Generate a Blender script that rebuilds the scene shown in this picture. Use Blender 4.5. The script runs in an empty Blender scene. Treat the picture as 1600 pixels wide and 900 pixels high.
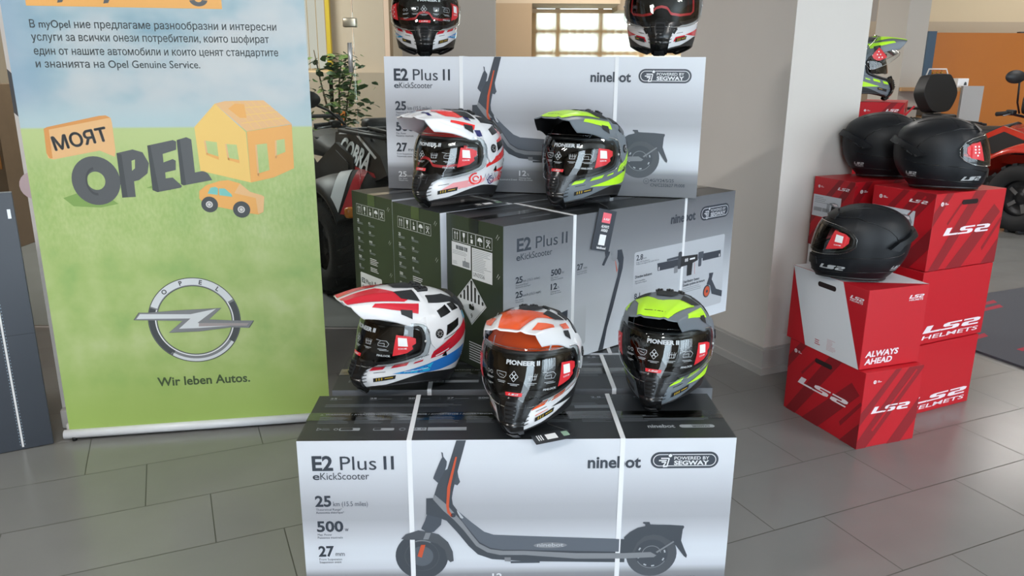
import bpy, bmesh, math, random
from mathutils import Vector, Matrix
random.seed(7)
SC = bpy.context.scene
COL = SC.collection
PI = math.pi

# ------------------------------------------------------------------ materials
def lin(c):
    return c / 12.92 if c <= 0.04045 else ((c + 0.055) / 1.055) ** 2.4
def hexc(h):
    h = h.lstrip('#')
    return tuple(lin(int(h[i:i + 2], 16) / 255) for i in (0, 2, 4)) + (1,)
MATS = {}
def mat(name, col, rough=0.5, metal=0.0, spec=0.5, coat=0.0, bump=0.0, bscale=200, vary=0.0, vscale=6):
    if name in MATS: return MATS[name]
    m = bpy.data.materials.new(name); m.use_nodes = True
    nt = m.node_tree; b = nt.nodes['Principled BSDF']
    b.inputs['Base Color'].default_value = hexc(col)
    b.inputs['Roughness'].default_value = rough
    b.inputs['Metallic'].default_value = metal
    b.inputs['Specular IOR Level'].default_value = spec
    b.inputs['Coat Weight'].default_value = coat
    b.inputs['Coat Roughness'].default_value = 0.06
    if bump or vary:
        tc = nt.nodes.new('ShaderNodeTexCoord')
    if bump:
        n = nt.nodes.new('ShaderNodeTexNoise'); n.inputs['Scale'].default_value = bscale
        bp = nt.nodes.new('ShaderNodeBump'); bp.inputs['Strength'].default_value = bump
        bp.inputs['Distance'].default_value = 0.002
        nt.links.new(tc.outputs['Object'], n.inputs['Vector'])
        nt.links.new(n.outputs['Fac'], bp.inputs['Height']); nt.links.new(bp.outputs['Normal'], b.inputs['Normal'])
    if vary:
        n2 = nt.nodes.new('ShaderNodeTexNoise'); n2.inputs['Scale'].default_value = vscale
        mx = nt.nodes.new('ShaderNodeMix'); mx.data_type = 'RGBA'
        c = hexc(col)
        mx.inputs[6].default_value = tuple(x * (1 - vary) for x in c[:3]) + (1,)
        mx.inputs[7].default_value = tuple(min(1, x * (1 + vary)) for x in c[:3]) + (1,)
        nt.links.new(tc.outputs['Object'], n2.inputs['Vector'])
        nt.links.new(n2.outputs['Fac'], mx.inputs[0]); nt.links.new(mx.outputs[2], b.inputs['Base Color'])
    MATS[name] = m
    return m

def ramp_mat(name, axis, stops, rough=0.4, scale=1.0, spec=0.5, metal=0.0):
    """printed ink gradient: colour follows the object's own local axis"""
    m = bpy.data.materials.new(name); m.use_nodes = True
    nt = m.node_tree; b = nt.nodes['Principled BSDF']
    tc = nt.nodes.new('ShaderNodeTexCoord'); sp = nt.nodes.new('ShaderNodeSeparateXYZ')
    mu = nt.nodes.new('ShaderNodeMath'); mu.operation = 'MULTIPLY'; mu.inputs[1].default_value = 1 / scale
    r = nt.nodes.new('ShaderNodeValToRGB')
    nt.links.new(tc.outputs['Object'], sp.inputs[0]); nt.links.new(sp.outputs[axis], mu.inputs[0])
    nt.links.new(mu.outputs[0], r.inputs[0]); nt.links.new(r.outputs[0], b.inputs['Base Color'])
    el = r.color_ramp.elements
    while len(el) > 1: el.remove(el[-1])
    el[0].position = stops[0][0]; el[0].color = hexc(stops[0][1])
    for p_, c_ in stops[1:]:
        e = el.new(p_); e.color = hexc(c_)
    b.inputs['Roughness'].default_value = rough; b.inputs['Specular IOR Level'].default_value = spec
    b.inputs['Metallic'].default_value = metal
    MATS[name] = m
    return m

def glass_mat(name, col='#ffffff', alpha=0.1, rough=0.03, refl=1.0):
    """thin clear sheet: mostly transparent with a Fresnel mirror coat"""
    m = bpy.data.materials.new(name); m.use_nodes = True
    nt = m.node_tree; nt.nodes.clear()
    out = nt.nodes.new('ShaderNodeOutputMaterial')
    tr = nt.nodes.new('ShaderNodeBsdfTransparent'); tr.inputs[0].default_value = hexc(col)
    gl = nt.nodes.new('ShaderNodeBsdfGlossy'); gl.inputs['Roughness'].default_value = rough
    gl.inputs['Color'].default_value = (refl, refl, refl, 1)
    fr = nt.nodes.new('ShaderNodeFresnel'); fr.inputs[0].default_value = 1.5
    ad = nt.nodes.new('ShaderNodeMath'); ad.operation = 'ADD'; ad.inputs[1].default_value = alpha; ad.use_clamp = True
    mx = nt.nodes.new('ShaderNodeMixShader')
    nt.links.new(fr.outputs[0], ad.inputs[0]); nt.links.new(ad.outputs[0], mx.inputs[0])
    nt.links.new(tr.outputs[0], mx.inputs[1]); nt.links.new(gl.outputs[0], mx.inputs[2])
    nt.links.new(mx.outputs[0], out.inputs[0])
    MATS[name] = m
    return m

def emit_mat(name, col, s):
    m = bpy.data.materials.new(name); m.use_nodes = True
    b = m.node_tree.nodes['Principled BSDF']
    b.inputs['Base Color'].default_value = (0, 0, 0, 1)
    b.inputs['Emission Color'].default_value = hexc(col); b.inputs['Emission Strength'].default_value = s
    MATS[name] = m
    return m

# ------------------------------------------------------------------ mesh builder
class MB:
    def __init__(s): s.v = []; s.f = []; s.m = []; s.mats = []; s.sm = []
    def mi(s, m):
        if m not in s.mats: s.mats.append(m)
        return s.mats.index(m)
    def add(s, vs, fs, m, smooth=False):
        o = len(s.v); i = s.mi(m)
        s.v.extend([tuple(v) for v in vs])
        for f in fs:
            s.f.append(tuple(o + k for k in f)); s.m.append(i); s.sm.append(smooth)
    def box(s, a, b, m, M=None):
        x0, y0, z0 = a; x1, y1, z1 = b
        vs = [Vector(c) for c in ((x0, y0, z0), (x1, y0, z0), (x1, y1, z0), (x0, y1, z0), (x0, y0, z1), (x1, y0, z1), (x1, y1, z1), (x0, y1, z1))]
        if M is not None: vs = [M @ v for v in vs]
        s.add(vs, [(0, 3, 2, 1), (4, 5, 6, 7), (0, 1, 5, 4), (1, 2, 6, 5), (2, 3, 7, 6), (3, 0, 4, 7)], m)
    def bbox(s, a, b, r, m, M=None, seg=2, smooth=True):
        """bevelled box"""
        bm = bmesh.new(); bmesh.ops.create_cube(bm, size=1)
        for v in bm.verts:
            v.co = Vector([(a[i] + b[i]) / 2 + v.co[i] * (b[i] - a[i]) for i in range(3)])
        bmesh.ops.bevel(bm, geom=bm.edges[:], offset=r, segments=seg, profile=0.5, affect='EDGES')
        s.bm(bm, m, M, smooth)
    def bm(s, bm, m, M=None, smooth=False):
        bm.verts.index_update()
        vs = [(M @ v.co if M is not None else v.co.copy()) for v in bm.verts]
        s.add(vs, [[v.index for v in f.verts] for f in bm.faces], m, smooth); bm.free()
    def tube(s, pts, r, m, n=10, cap=True, smooth=True):
        pts = [Vector(p) for p in pts]; rr = r if isinstance(r, (list, tuple)) else [r] * len(pts)
        vs = []; fs = []; up = None
        for i, p in enumerate(pts):
            t = (pts[min(i + 1, len(pts) - 1)] - pts[max(i - 1, 0)]).normalized()
            if up is None:
                up = Vector((0, 0, 1)) if abs(t.z) < 0.9 else Vector((1, 0, 0))
            a = t.cross(up)
            if a.length < 1e-6: a = t.cross(Vector((0, 1, 0)))
            a.normalize(); up = a.cross(t).normalized()
            for k in range(n):
                an = 2 * PI * k / n; vs.append(p + (a * math.cos(an) + up * math.sin(an)) * rr[i])
        for i in range(len(pts) - 1):
            for k in range(n):
                fs.append((i * n + k, i * n + (k + 1) % n, (i + 1) * n + (k + 1) % n, (i + 1) * n + k))
        if cap:
            fs.append(tuple(range(n - 1, -1, -1))); fs.append(tuple(range((len(pts) - 1) * n, len(pts) * n)))
        s.add(vs, fs, m, smooth)
    def lathe(s, prof, m, M=None, n=32, smooth=True):
        """prof: list of (r, z) about the local z axis"""
        vs = []; fs = []
        for r, z in prof:
            for k in range(n):
                a = 2 * PI * k / n; v = Vector((r * math.cos(a), r * math.sin(a), z)); vs.append(M @ v if M is not None else v)
        for i in range(len(prof) - 1):
            for k in range(n): fs.append((i * n + k, i * n + (k + 1) % n, (i + 1) * n + (k + 1) % n, (i + 1) * n + k))
        s.add(vs, fs, m, smooth)
    def prism(s, poly, fn, d0, d1, m, smooth=False):
        """2D polygon extruded; fn(a, b, depth) gives 3D"""
        n = len(poly)
        vs = [fn(a, b, d0) for a, b in poly] + [fn(a, b, d1) for a, b in poly]
        fs = [tuple(range(n)), tuple(range(2 * n - 1, n - 1, -1))] + [(i, i + n, (i + 1) % n + n, (i + 1) % n) for i in range(n)]
        s.add(vs, fs, m, smooth)
    def build(s, name, parent=None, kind=None, label=None):
        me = bpy.data.meshes.new(name); me.from_pydata(s.v, [], s.f)
        for m in s.mats: me.materials.append(m)
        me.polygons.foreach_set('material_index', s.m); me.polygons.foreach_set('use_smooth', s.sm)
        me.validate(); me.update()
        o = bpy.data.objects.new(name, me); COL.objects.link(o)
        if parent is not None: o.parent = parent
        if kind: o['kind'] = kind
        if label: o['label'] = label
        return o

def thing(name, label, cat, loc=(0, 0, 0), rotz=0.0, group=None, rot=None):
    o = bpy.data.objects.new(name, None); COL.objects.link(o); o.empty_display_size = 0.1
    o.location = loc; o.rotation_euler = rot if rot else (0, 0, rotz)
    o['label'] = label; o['category'] = cat
    if group: o['group'] = group
    return o
def tag(o, label, cat, group=None, kind=None):
    o['label'] = label; o['category'] = cat
    if group: o['group'] = group
    if kind: o['kind'] = kind
    return o
def fixnormals(o):
    bm = bmesh.new(); bm.from_mesh(o.data); bmesh.ops.recalc_face_normals(bm, faces=bm.faces); bm.to_mesh(o.data); bm.free()
    return o

# ------------------------------------------------------------------ lettering and flat print
_TX = {}
def text2d(s, bold=0.0, spacing=1.0, res=3):
    k = (s, bold, spacing, res)
    if k in _TX: return _TX[k]
    c = bpy.data.curves.new('lettering', 'FONT'); c.body = s; c.offset = bold; c.resolution_u = res; c.space_character = spacing
    o = bpy.data.objects.new('lettering', c); COL.objects.link(o)
    me = o.to_mesh(); vs = [(v.co.x, v.co.y) for v in me.vertices]; fs = [tuple(p.vertices) for p in me.polygons]
    o.to_mesh_clear()
    if any('\u0370' <= ch <= '\u04ff' for ch in s):
        # fill these letters from their outlines: constrained triangles kept by the even-odd rule
        from mathutils.geometry import delaunay_2d_cdt
        c.fill_mode = 'NONE'; me = o.to_mesh(); pv = [Vector((v.co.x, v.co.y)) for v in me.vertices]; pe = [tuple(e.vertices) for e in me.edges]; o.to_mesh_clear()
        rv, re_, rf = delaunay_2d_cdt(pv, pe, [], 0, 1e-6)[:3]
        segs = [(pv[a], pv[b]) for a, b in pe]
        def inside(x, y):
            r = False
            for a, b in segs:
                if (a.y > y) != (b.y > y) and x < (b.x - a.x) * (y - a.y) / (b.y - a.y) + a.x: r = not r
            return r
        vs = [(v.x, v.y) for v in rv]
        fs = [tuple(f) for f in rf if inside(sum(rv[i].x for i in f) / len(f), sum(rv[i].y for i in f) / len(f))]
    bpy.data.objects.remove(o); bpy.data.curves.remove(c)
    _TX[k] = (vs, fs)
    return _TX[k]
CAP = 0.691
LS2 = [[(0, 0), (0.05, 1), (.40, 1), (.36, .24), (.98, .24), (.92, 0)],
       [(1.98, 1), (1.2, 1), (1.0, .86), (1.0, .56), (1.14, .42), (1.58, .42), (1.58, .2), (.98, .2), (.96, 0), (1.74, 0), (1.94, .13), (1.94, .48), (1.8, .6), (1.36, .6), (1.36, .8), (1.98, .8)],
       [(2.1, 1), (2.86, 1), (3.06, .87), (3.06, .56), (2.92, .42), (2.48, .42), (2.48, .2), (3.06, .2), (3.06, 0), (2.26, 0), (2.1, .12), (2.1, .48), (2.24, .6), (2.7, .6), (2.7, .8), (2.1, .8)]]
def ngon(poly):
    return [tuple(p) for p in poly], [tuple(range(len(poly)))]
def tri2d(poly):
    """triangulated copy of a simple 2D polygon"""
    from mathutils.geometry import tessellate_polygon
    t = tessellate_polygon([[Vector((x, y, 0)) for x, y in poly]])
    return [tuple(p) for p in poly], [tuple(f) for f in t]
def circ(cx, cy, r, n=28, ry=None, a0=0, a1=360):
    ry = r if ry is None else ry
    full = abs(a1 - a0) >= 360
    k = n if full else n + 1
    return [(cx + r * math.cos(math.radians(a0 + (a1 - a0) * i / n)), cy + ry * math.sin(math.radians(a0 + (a1 - a0) * i / n))) for i in range(k)]
def ring(cx, cy, r0, r1, a0=0, a1=360, n=32, k=1.0):
    out = circ(cx, cy, r1, n, r1 * k, a0, a1); inn = circ(cx, cy, r0, n, r0 * k, a0, a1)
    m = len(out); vs = out + inn
    fs = [(i, (i + 1) % m, m + (i + 1) % m, m + i) for i in range(m if abs(a1 - a0) >= 360 else m - 1)]
    return vs, fs
def rrect(x0, y0, x1, y1, r, n=5):
    if x0 > x1: x0, x1 = x1, x0
    if y0 > y1: y0, y1 = y1, y0
    p = []
    for cx, cy, a in ((x1 - r, y1 - r, 0), (x0 + r, y1 - r, 90), (x0 + r, y0 + r, 180), (x1 - r, y0 + r, 270)):
        p += [(cx + r * math.cos(math.radians(a + 90 * i / n)), cy + r * math.sin(math.radians(a + 90 * i / n))) for i in range(n + 1)]
    return p

class Sheet:
    """flat print on a face: (a, b) along u and v from the origin, lifted along n"""
    def __init__(s, mb, o, u, v, lift=0.0006, shear=0.0):
        s.mb = mb; s.o = Vector(o); s.u = Vector(u); s.v = Vector(v); s.n = s.u.cross(s.v)
        s.lift = lift
    def out(s, outward):
        if s.n.dot(Vector(outward)) < 0: s.n = -s.n
        return s
    def P(s, a, b, k=1): return s.o + s.u * a + s.v * b + s.n * (s.lift * k)
    def raw(s, vs, fs, m, k=1): s.mb.add([s.P(a, b, k) for a, b in vs], fs, m)
    def poly(s, pts, m, k=1): s.raw(*tri2d(pts), m, k)
    def rect(s, x0, y0, x1, y1, m, k=1): s.raw([(x0, y0), (x1, y0), (x1, y1), (x0, y1)], [(0, 1, 2, 3)], m, k)
    def text(s, t, x, y, cap, m, bold=0.0, x1=None, shear=0.0, k=2, d=-1, rot=0.0, spacing=1.0, res=3, align='l'):
        """baseline at (x, y); d = -1 when v points down"""
        vs, fs = text2d(t, bold, spacing, res)
        if not vs: return
        sy = cap / CAP; xs = [p[0] for p in vs]; mn, mx_ = min(xs), max(xs)
        sx = sy if x1 is None else (x1 - x) / (mx_ - mn)
        off = -mn * sx
        if align == 'c': off = -(mn + mx_) / 2 * sx
        c, sn = math.cos(rot), math.sin(rot)
        if any('\u0370' <= ch <= '\u04ff' for ch in t) and bold:
            vs, fs = text2d(t, 0.0, spacing, res); e = bold
            n_ = len(vs); V2 = []; F2 = []
            for q, (dx, dy) in enumerate(((0, 0), (e, 0), (-e, 0), (0, e), (0, -e))):
                V2 += [(a + dx, b_ + dy) for a, b_ in vs]; F2 += [tuple(i + q * n_ for i in f) for f in fs]
            vs, fs = V2, F2
        pts = []
        for px, py in vs:
            a = px * sx + off + shear * py * sy; b = py * sy
            pts.append((x + a * c - b * sn, y + d * (a * sn + b * c)))
        s.raw(pts, fs, m, k)
    def ls2(s, x, y, w, h, m, shear=0.5, k=2, d=-1, flipx=1):
        tot = 3.06 + shear * 1.0 * (h / (w / 3.3)) * 0
        for p in LS2:
            s.poly([(x + flipx * ((px * (w - shear * h) / 3.06) + shear * h * py), y + d * py * h) for px, py in p], m, k)
    def lines(s, x0, x1, y0, y1, n, m, k=2, ragged=0.25, fill=0.45):
        """rows of print too small to read"""
        for i in range(n):
            h = (y1 - y0) / n; yy = y0 + i * h
            xe = x1 - (x1 - x0) * ragged * random.random()
            s.rect(x0, yy, xe, yy + h * fill, m, k)
# ------------------------------------------------------------------ setting
ANG = math.radians(23.6)
UT = Vector((math.cos(ANG), math.sin(ANG), 0)); NT = Vector((-math.sin(ANG), math.cos(ANG), 0))
H_BOX = 0.4711; D_BOX = 0.2818; W_BOX = 1.12

def tile_mat():
    m = bpy.data.materials.new('floor_tiles'); m.use_nodes = True
    nt = m.node_tree; b = nt.nodes['Principled BSDF']
    L = nt.links.new
    def N(t): return nt.nodes.new(t)
    def mth(op, a, c=None):
        n = N('ShaderNodeMath'); n.operation = op
        for i, x in enumerate((a, c)):
            if x is None: continue
            if isinstance(x, (int, float)): n.inputs[i].default_value = x
            else: L(x, n.inputs[i])
        return n.outputs[0]
    g = N('ShaderNodeNewGeometry'); s = N('ShaderNodeSeparateXYZ'); L(g.outputs['Position'], s.inputs[0])
    X, Y = s.outputs[0], s.outputs[1]
    u = mth('ADD', mth('MULTIPLY', X, math.cos(ANG)), mth('MULTIPLY', Y, math.sin(ANG)))
    n = mth('ADD', mth('MULTIPLY', X, -math.sin(ANG)), mth('MULTIPLY', Y, math.cos(ANG)))
    P, LN, G = 0.3047, 0.6005, 0.0034
    nn = mth('DIVIDE', mth('SUBTRACT', n, 2.838), P)
    row = mth('FLOOR', nn); fn = mth('MULTIPLY', mth('SUBTRACT', nn, row), P)
    uu = mth('DIVIDE', mth('ADD', mth('ADD', u, 0.392), mth('MULTIPLY', row, 0.1985)), LN)
    col = mth('FLOOR', uu); fu = mth('MULTIPLY', mth('SUBTRACT', uu, col), LN)
    gr = mth('MAXIMUM', mth('LESS_THAN', fn, G), mth('LESS_THAN', fu, G))
    cb = N('ShaderNodeCombineXYZ'); L(row, cb.inputs[0]); L(col, cb.inputs[1])
    wn = N('ShaderNodeTexWhiteNoise'); L(cb.outputs[0], wn.inputs['Vector'])
    nz = N('ShaderNodeTexNoise'); nz.inputs['Scale'].default_value = 5; nz.inputs['Detail'].default_value = 5
    L(g.outputs['Position'], nz.inputs['Vector'])
    f = mth('ADD', mth('MULTIPLY', wn.outputs['Value'], 0.35), mth('MULTIPLY', nz.outputs['Fac'], 0.65))
    mx = N('ShaderNodeMix'); mx.data_type = 'RGBA'; mx.inputs[6].default_value = hexc('#757573'); mx.inputs[7].default_value = hexc('#838381')
    L(f, mx.inputs[0])
    m2 = N('ShaderNodeMix'); m2.data_type = 'RGBA'; m2.inputs[7].default_value = hexc('#45453f')
    L(gr, m2.inputs[0]); L(mx.outputs[2], m2.inputs[6]); L(m2.outputs[2], b.inputs['Base Color'])
    r = mth('ADD', mth('MULTIPLY', nz.outputs['Fac'], 0.04), 0.21); r2 = mth('ADD', r, mth('MULTIPLY', gr, 0.4)); L(r2, b.inputs['Roughness'])
    bp = N('ShaderNodeBump'); bp.inputs['Strength'].default_value = 0.4; bp.inputs['Distance'].default_value = 0.002
    L(mth('SUBTRACT', 1.0, gr), bp.inputs['Height']); L(bp.outputs[0], b.inputs['Normal'])
    b.inputs['Specular IOR Level'].default_value = 0.6
    return m

def struct(name, mb, parent=None):
    o = mb.build(name, parent, kind='structure'); return o

M_wall = mat('painted_wall', '#cfcac4', 0.8, vary=0.02)
M_wallwarm = mat('beige_wall', '#c9b69b', 0.85)
M_wallbrown = mat('brown_wall', '#a0886b', 0.85)
M_tan = mat('tan_soffit', '#b9a58b', 0.85)
M_taupe = mat('taupe_column', '#a39a90', 0.8, vary=0.03)
M_ceil = mat('ceiling_white', '#e4e2de', 0.9)
M_skirt = mat('skirting_stone', '#a9a7a4', 0.35, vary=0.05)
M_alu = mat('brushed_aluminium', '#d4d5d7', 0.35, 0.6)
M_white = mat('white_gloss', '#e9e9ea', 0.35)
M_black = mat('matt_black', '#121315', 0.55)
M_dark = mat('dark_grey', '#33363a', 0.5)
M_pane = glass_mat('window_glass', '#f2f8f8', 0.0, refl=.45)

mb = MB(); mb.box((-7, -3.4, -0.08), (13, 14.4, 0), tile_mat()); struct('floor', mb)
mb = MB(); mb.box((-7, -3.4, 3.6), (13, 14.4, 3.7), M_ceil); struct('ceiling', mb)
mb = MB(); mb.box((-7.12, -3.4, 0), (-7, 14.4, 3.6), M_wallbrown); struct('wall_left', mb)
mb = MB(); mb.box((13, -3.4, 0), (13.12, 14.4, 3.6), M_wallwarm); struct('wall_right', mb)

# back wall with the blinded windows
mb = MB()
mb.box((-7, 13.0, 0), (0.29, 13.12, 3.6), M_wallbrown)
mb.box((3.6, 13.0, 0), (13, 13.12, 3.6), M_wallwarm)
mb.box((0.29, 13.0, 2.6), (3.6, 13.12, 3.6), M_wallwarm)
mb.box((0.29, 13.0, 0), (3.6, 13.12, 0.75), M_wallwarm)
struct('wall_back', mb)
mb = MB()
mb.box((-0.33, 12.0, 2.31), (1.55, 12.98, 2.75), M_tan); mb.box((1.55, 12.3, 2.24), (4.2, 12.98, 2.75), M_tan)
struct('trim_1', mb)
M_fr = mat('window_frame_cream', '#e7c9a0', 0.5)
M_blind = bpy.data.materials.new('blind_fabric'); M_blind.use_nodes = True
nt = M_blind.node_tree; nt.nodes.clear()
_o = nt.nodes.new('ShaderNodeOutputMaterial'); _t = nt.nodes.new('ShaderNodeBsdfTranslucent'); _d = nt.nodes.new('ShaderNodeBsdfDiffuse')
_t.inputs[0].default_value = hexc('#fff6e4'); _d.inputs[0].default_value = hexc('#efe2cb'); _m = nt.nodes.new('ShaderNodeMixShader'); _m.inputs[0].default_value = 0.92
nt.links.new(_d.outputs[0], _m.inputs[1]); nt.links.new(_t.outputs[0], _m.inputs[2]); nt.links.new(_m.outputs[0], _o.inputs[0])
# window 1: frame, mullions, pane, vertical blinds
wr = MB()
for x in (0.29, 0.66, 1.34, 2.0, 2.75, 3.52):
    wr.box((x, 12.98, 0.75), (x + 0.08, 13.1, 2.6), M_fr)
for z in (0.75, 1.60, 1.93, 2.52):
    wr.box((0.29, 12.985, z), (3.6, 13.09, z + 0.075), M_fr)
w1 = struct('window_1', wr)
pn = MB(); pn.box((0.3, 13.105, 0.76), (3.59, 13.112, 2.59), M_pane); pn.build('window_pane', w1)
bl_ = thing('vertical_blind', 'cream vertical blind drawn across the bright far window', 'blind', (0.3, 12.945, 0.8))
for i in range(27):
    b = MB(); x = 0.02 + i * 0.122; a = math.radians(12)
    c, s_ = math.cos(a) * 0.061, math.sin(a) * 0.061
    b.add([(x + p * math.cos(a), p * math.sin(a), q) for p, q in ((-0.066, 0), (0.066, 0), (0.066, 1.44), (-0.066, 1.44))], [(0, 1, 2, 3)], M_blind)
    b.build('blind_slat', bl_)
b = MB(); b.box((-0.05, -0.025, 1.44), (3.3, 0.025, 1.5), M_fr); b.build('head_rail', bl_)

# white column beside the stack
PC = Vector((1.181, 3.435, 0))
def rot_box(mb, o, lu, lv, z0, z1, m, pu=0, pv=0):
    pts = [o - UT * pu - NT * pv, o + UT * (lu + pu) - NT * pv, o + UT * (lu + pu) + NT * (lv + pv), o - UT * pu + NT * (lv + pv)]
    vs = [Vector((p.x, p.y, z0)) for p in pts] + [Vector((p.x, p.y, z1)) for p in pts]
    mb.add(vs, [(0, 3, 2, 1), (4, 5, 6, 7), (0, 1, 5, 4), (1, 2, 6, 5), (2, 3, 7, 6), (3, 0, 4, 7)], m)
mb = MB(); rot_box(mb, PC, 0.42, 0.80, 0, 3.6, M_wall); struct('wall_column', mb)
mb = MB(); rot_box(mb, PC, 0.42, 0.80, 0, 0.035, M_skirt, 0.026, 0.026); rot_box(mb, PC, 0.42, 0.80, 0.035, 0.118, M_skirt, 0.016, 0.016)
rot_box(mb, PC, 0.42, 0.80, 0.118, 0.128, M_skirt, 0.008, 0.008); struct('baseboard_column', mb)
# taupe column behind the top carton, its beige door frame strip on the left
mb = MB(); mb.box((-0.612, 4.2, 0), (-0.094, 4.42, 3.6), M_taupe); struct('wall_pier', mb)
mb = MB(); mb.box((-0.632, 4.17, 0), (-0.617, 4.22, 3.6), M_wallbrown); mb.box((-0.617, 4.175, 0), (-0.573, 4.199, 3.6), M_wallwarm); struct('trim_2', mb)
# brown and beige partitions far behind
mb = MB(); mb.box((-0.31, 12.0, 0), (0.27, 12.1, 2.31), M_wallbrown); struct('wall_brown', mb)
mb = MB(); mb.box((-7, 8.4, 0), (-1.2, 8.5, 3.6), mat('pinkish_beige_wall', '#cdb8a2', 0.85)); struct('wall_glassroom', mb)
mb = MB(); mb.box((4.15, 11.2, 0), (13, 11.3, 2.04), mat('beige_lower_wall', '#b4a48e', 0.85)); mb.box((4.95, 11.2, 2.04), (13, 11.3, 3.6), mat('beige_upper_wall', '#cdbb9c', 0.85)); mb.box((4.15, 11.2, 2.04), (4.95, 11.3, 3.6), M_taupe); struct('wall_far', mb)
mb = MB(); rot_box(mb, Vector((4.32, 9.0, 0)), 0.33, 0.42, 0, 3.6, mat('grey_column', '#b5afa6', 0.8)); struct('wall_post', mb)

# glass screen with its door
gp = thing('glass_screen', 'clear frameless glass screen between banner and taupe column', 'glass screen', (-3.0, 4.05, 0))
b = MB(); b.box((0, 0, 0.01), (2.2, 0.01, 3.2), M_pane); b.build('glass_panel', gp)
b = MB(); b.box((2.206, 0, 0.01), (2.36, 0.01, 3.2), M_pane); b.build('glass_panel', gp)
M_brass = mat('satin_steel', '#b9b2a0', 0.3, 0.9)
b = MB(); b.bbox((2.16, -0.018, 1.575), (2.225, 0.028, 1.618), 0.004, M_brass); b.build('patch_fitting', gp, label='steel patch fitting')
b = MB(); b.tube([(2.195, -0.045, 1.36), (2.195, -0.045, 1.50)], 0.011, M_alu); b.tube([(2.195, -0.045, 1.385), (2.195, 0.0, 1.385)], 0.006, M_alu); b.tube([(2.195, -0.045, 1.475), (2.195, 0.0, 1.475)], 0.006, M_alu); b.build('door_handle', gp)

# front facade (behind the photographer): wall with tall glazed openings that let the daylight in
mb = MB()
for x0, x1 in ((-7, 0.0), (1.9, 4.4), (12.2, 13)):
    mb.box((x0, -3.4, 0), (x1, -3.25, 3.6), M_taupe)
mb.box((-7, -3.4, 3.3), (13, -3.25, 3.6), M_taupe)
struct('wall_front', mb)
wf = MB()
for x in (0.0, 1.85, 4.4, 6.1, 7.6, 9.1, 10.6, 12.15):
    wf.box((x, -3.38, 0), (x + 0.05, -3.27, 3.3), M_dark)
struct('window_2', wf)
# ------------------------------------------------------------------ scooter cartons
K_ink = mat('ink_slate', '#3b424c', 0.35)
K_ink2 = mat('ink_slate_mid', '#4b525c', 0.35)
K_scoot = mat('ink_scooter_body', '#50555c', 0.35)
K_scootd = mat('ink_scooter_dark', '#454b53', 0.35)
K_silver = mat('ink_scooter_silver', '#82868c', 0.35)
K_deck = mat('ink_scooter_deck', '#5d646e', 0.35)
K_orange = mat('ink_orange', '#c4573a', 0.4)
K_hub = mat('ink_hub', '#5b626b', 0.35)
K_white = mat('ink_white', '#dfe2e6', 0.4)
K_pale = mat('ink_pale_panel', '#b4b9c0', 0.4)
K_grey = mat('ink_grey_text', '#969ca2', 0.4)
K_dim = mat('ink_dim_text', '#6a7076', 0.4)
K_black = mat('carton_black', '#2a2f33', 0.38, bump=0.15, bscale=60)
K_top = mat('carton_top', '#272a2d', 0.38, vary=0.12, vscale=9)
K_green = mat('carton_end_green', '#2f382c', 0.38)
K_side = mat('carton_kraft_edge', '#6d6356', 0.8)
K_strap = mat('strap_white', '#e3e6ea', 0.4)
K_label = mat('paper_label', '#d7dadd', 0.6)
K_tape = glass_mat('clear_tape', '#cfd6c4', 0.10, 0.12)
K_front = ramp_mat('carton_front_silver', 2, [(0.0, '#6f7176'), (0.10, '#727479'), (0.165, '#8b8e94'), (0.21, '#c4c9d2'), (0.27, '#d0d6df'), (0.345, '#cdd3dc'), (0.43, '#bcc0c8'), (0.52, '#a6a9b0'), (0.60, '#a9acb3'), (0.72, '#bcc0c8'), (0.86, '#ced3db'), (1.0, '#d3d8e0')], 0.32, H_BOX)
K_back = ramp_mat('carton_back_silver', 2, [(0.0, '#d0d6de'), (0.18, '#c6ccd4'), (0.4, '#b2b7be'), (0.62, '#8e9298'), (0.8, '#777a80'), (1.0, '#66696e')], 0.32, H_BOX)

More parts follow.
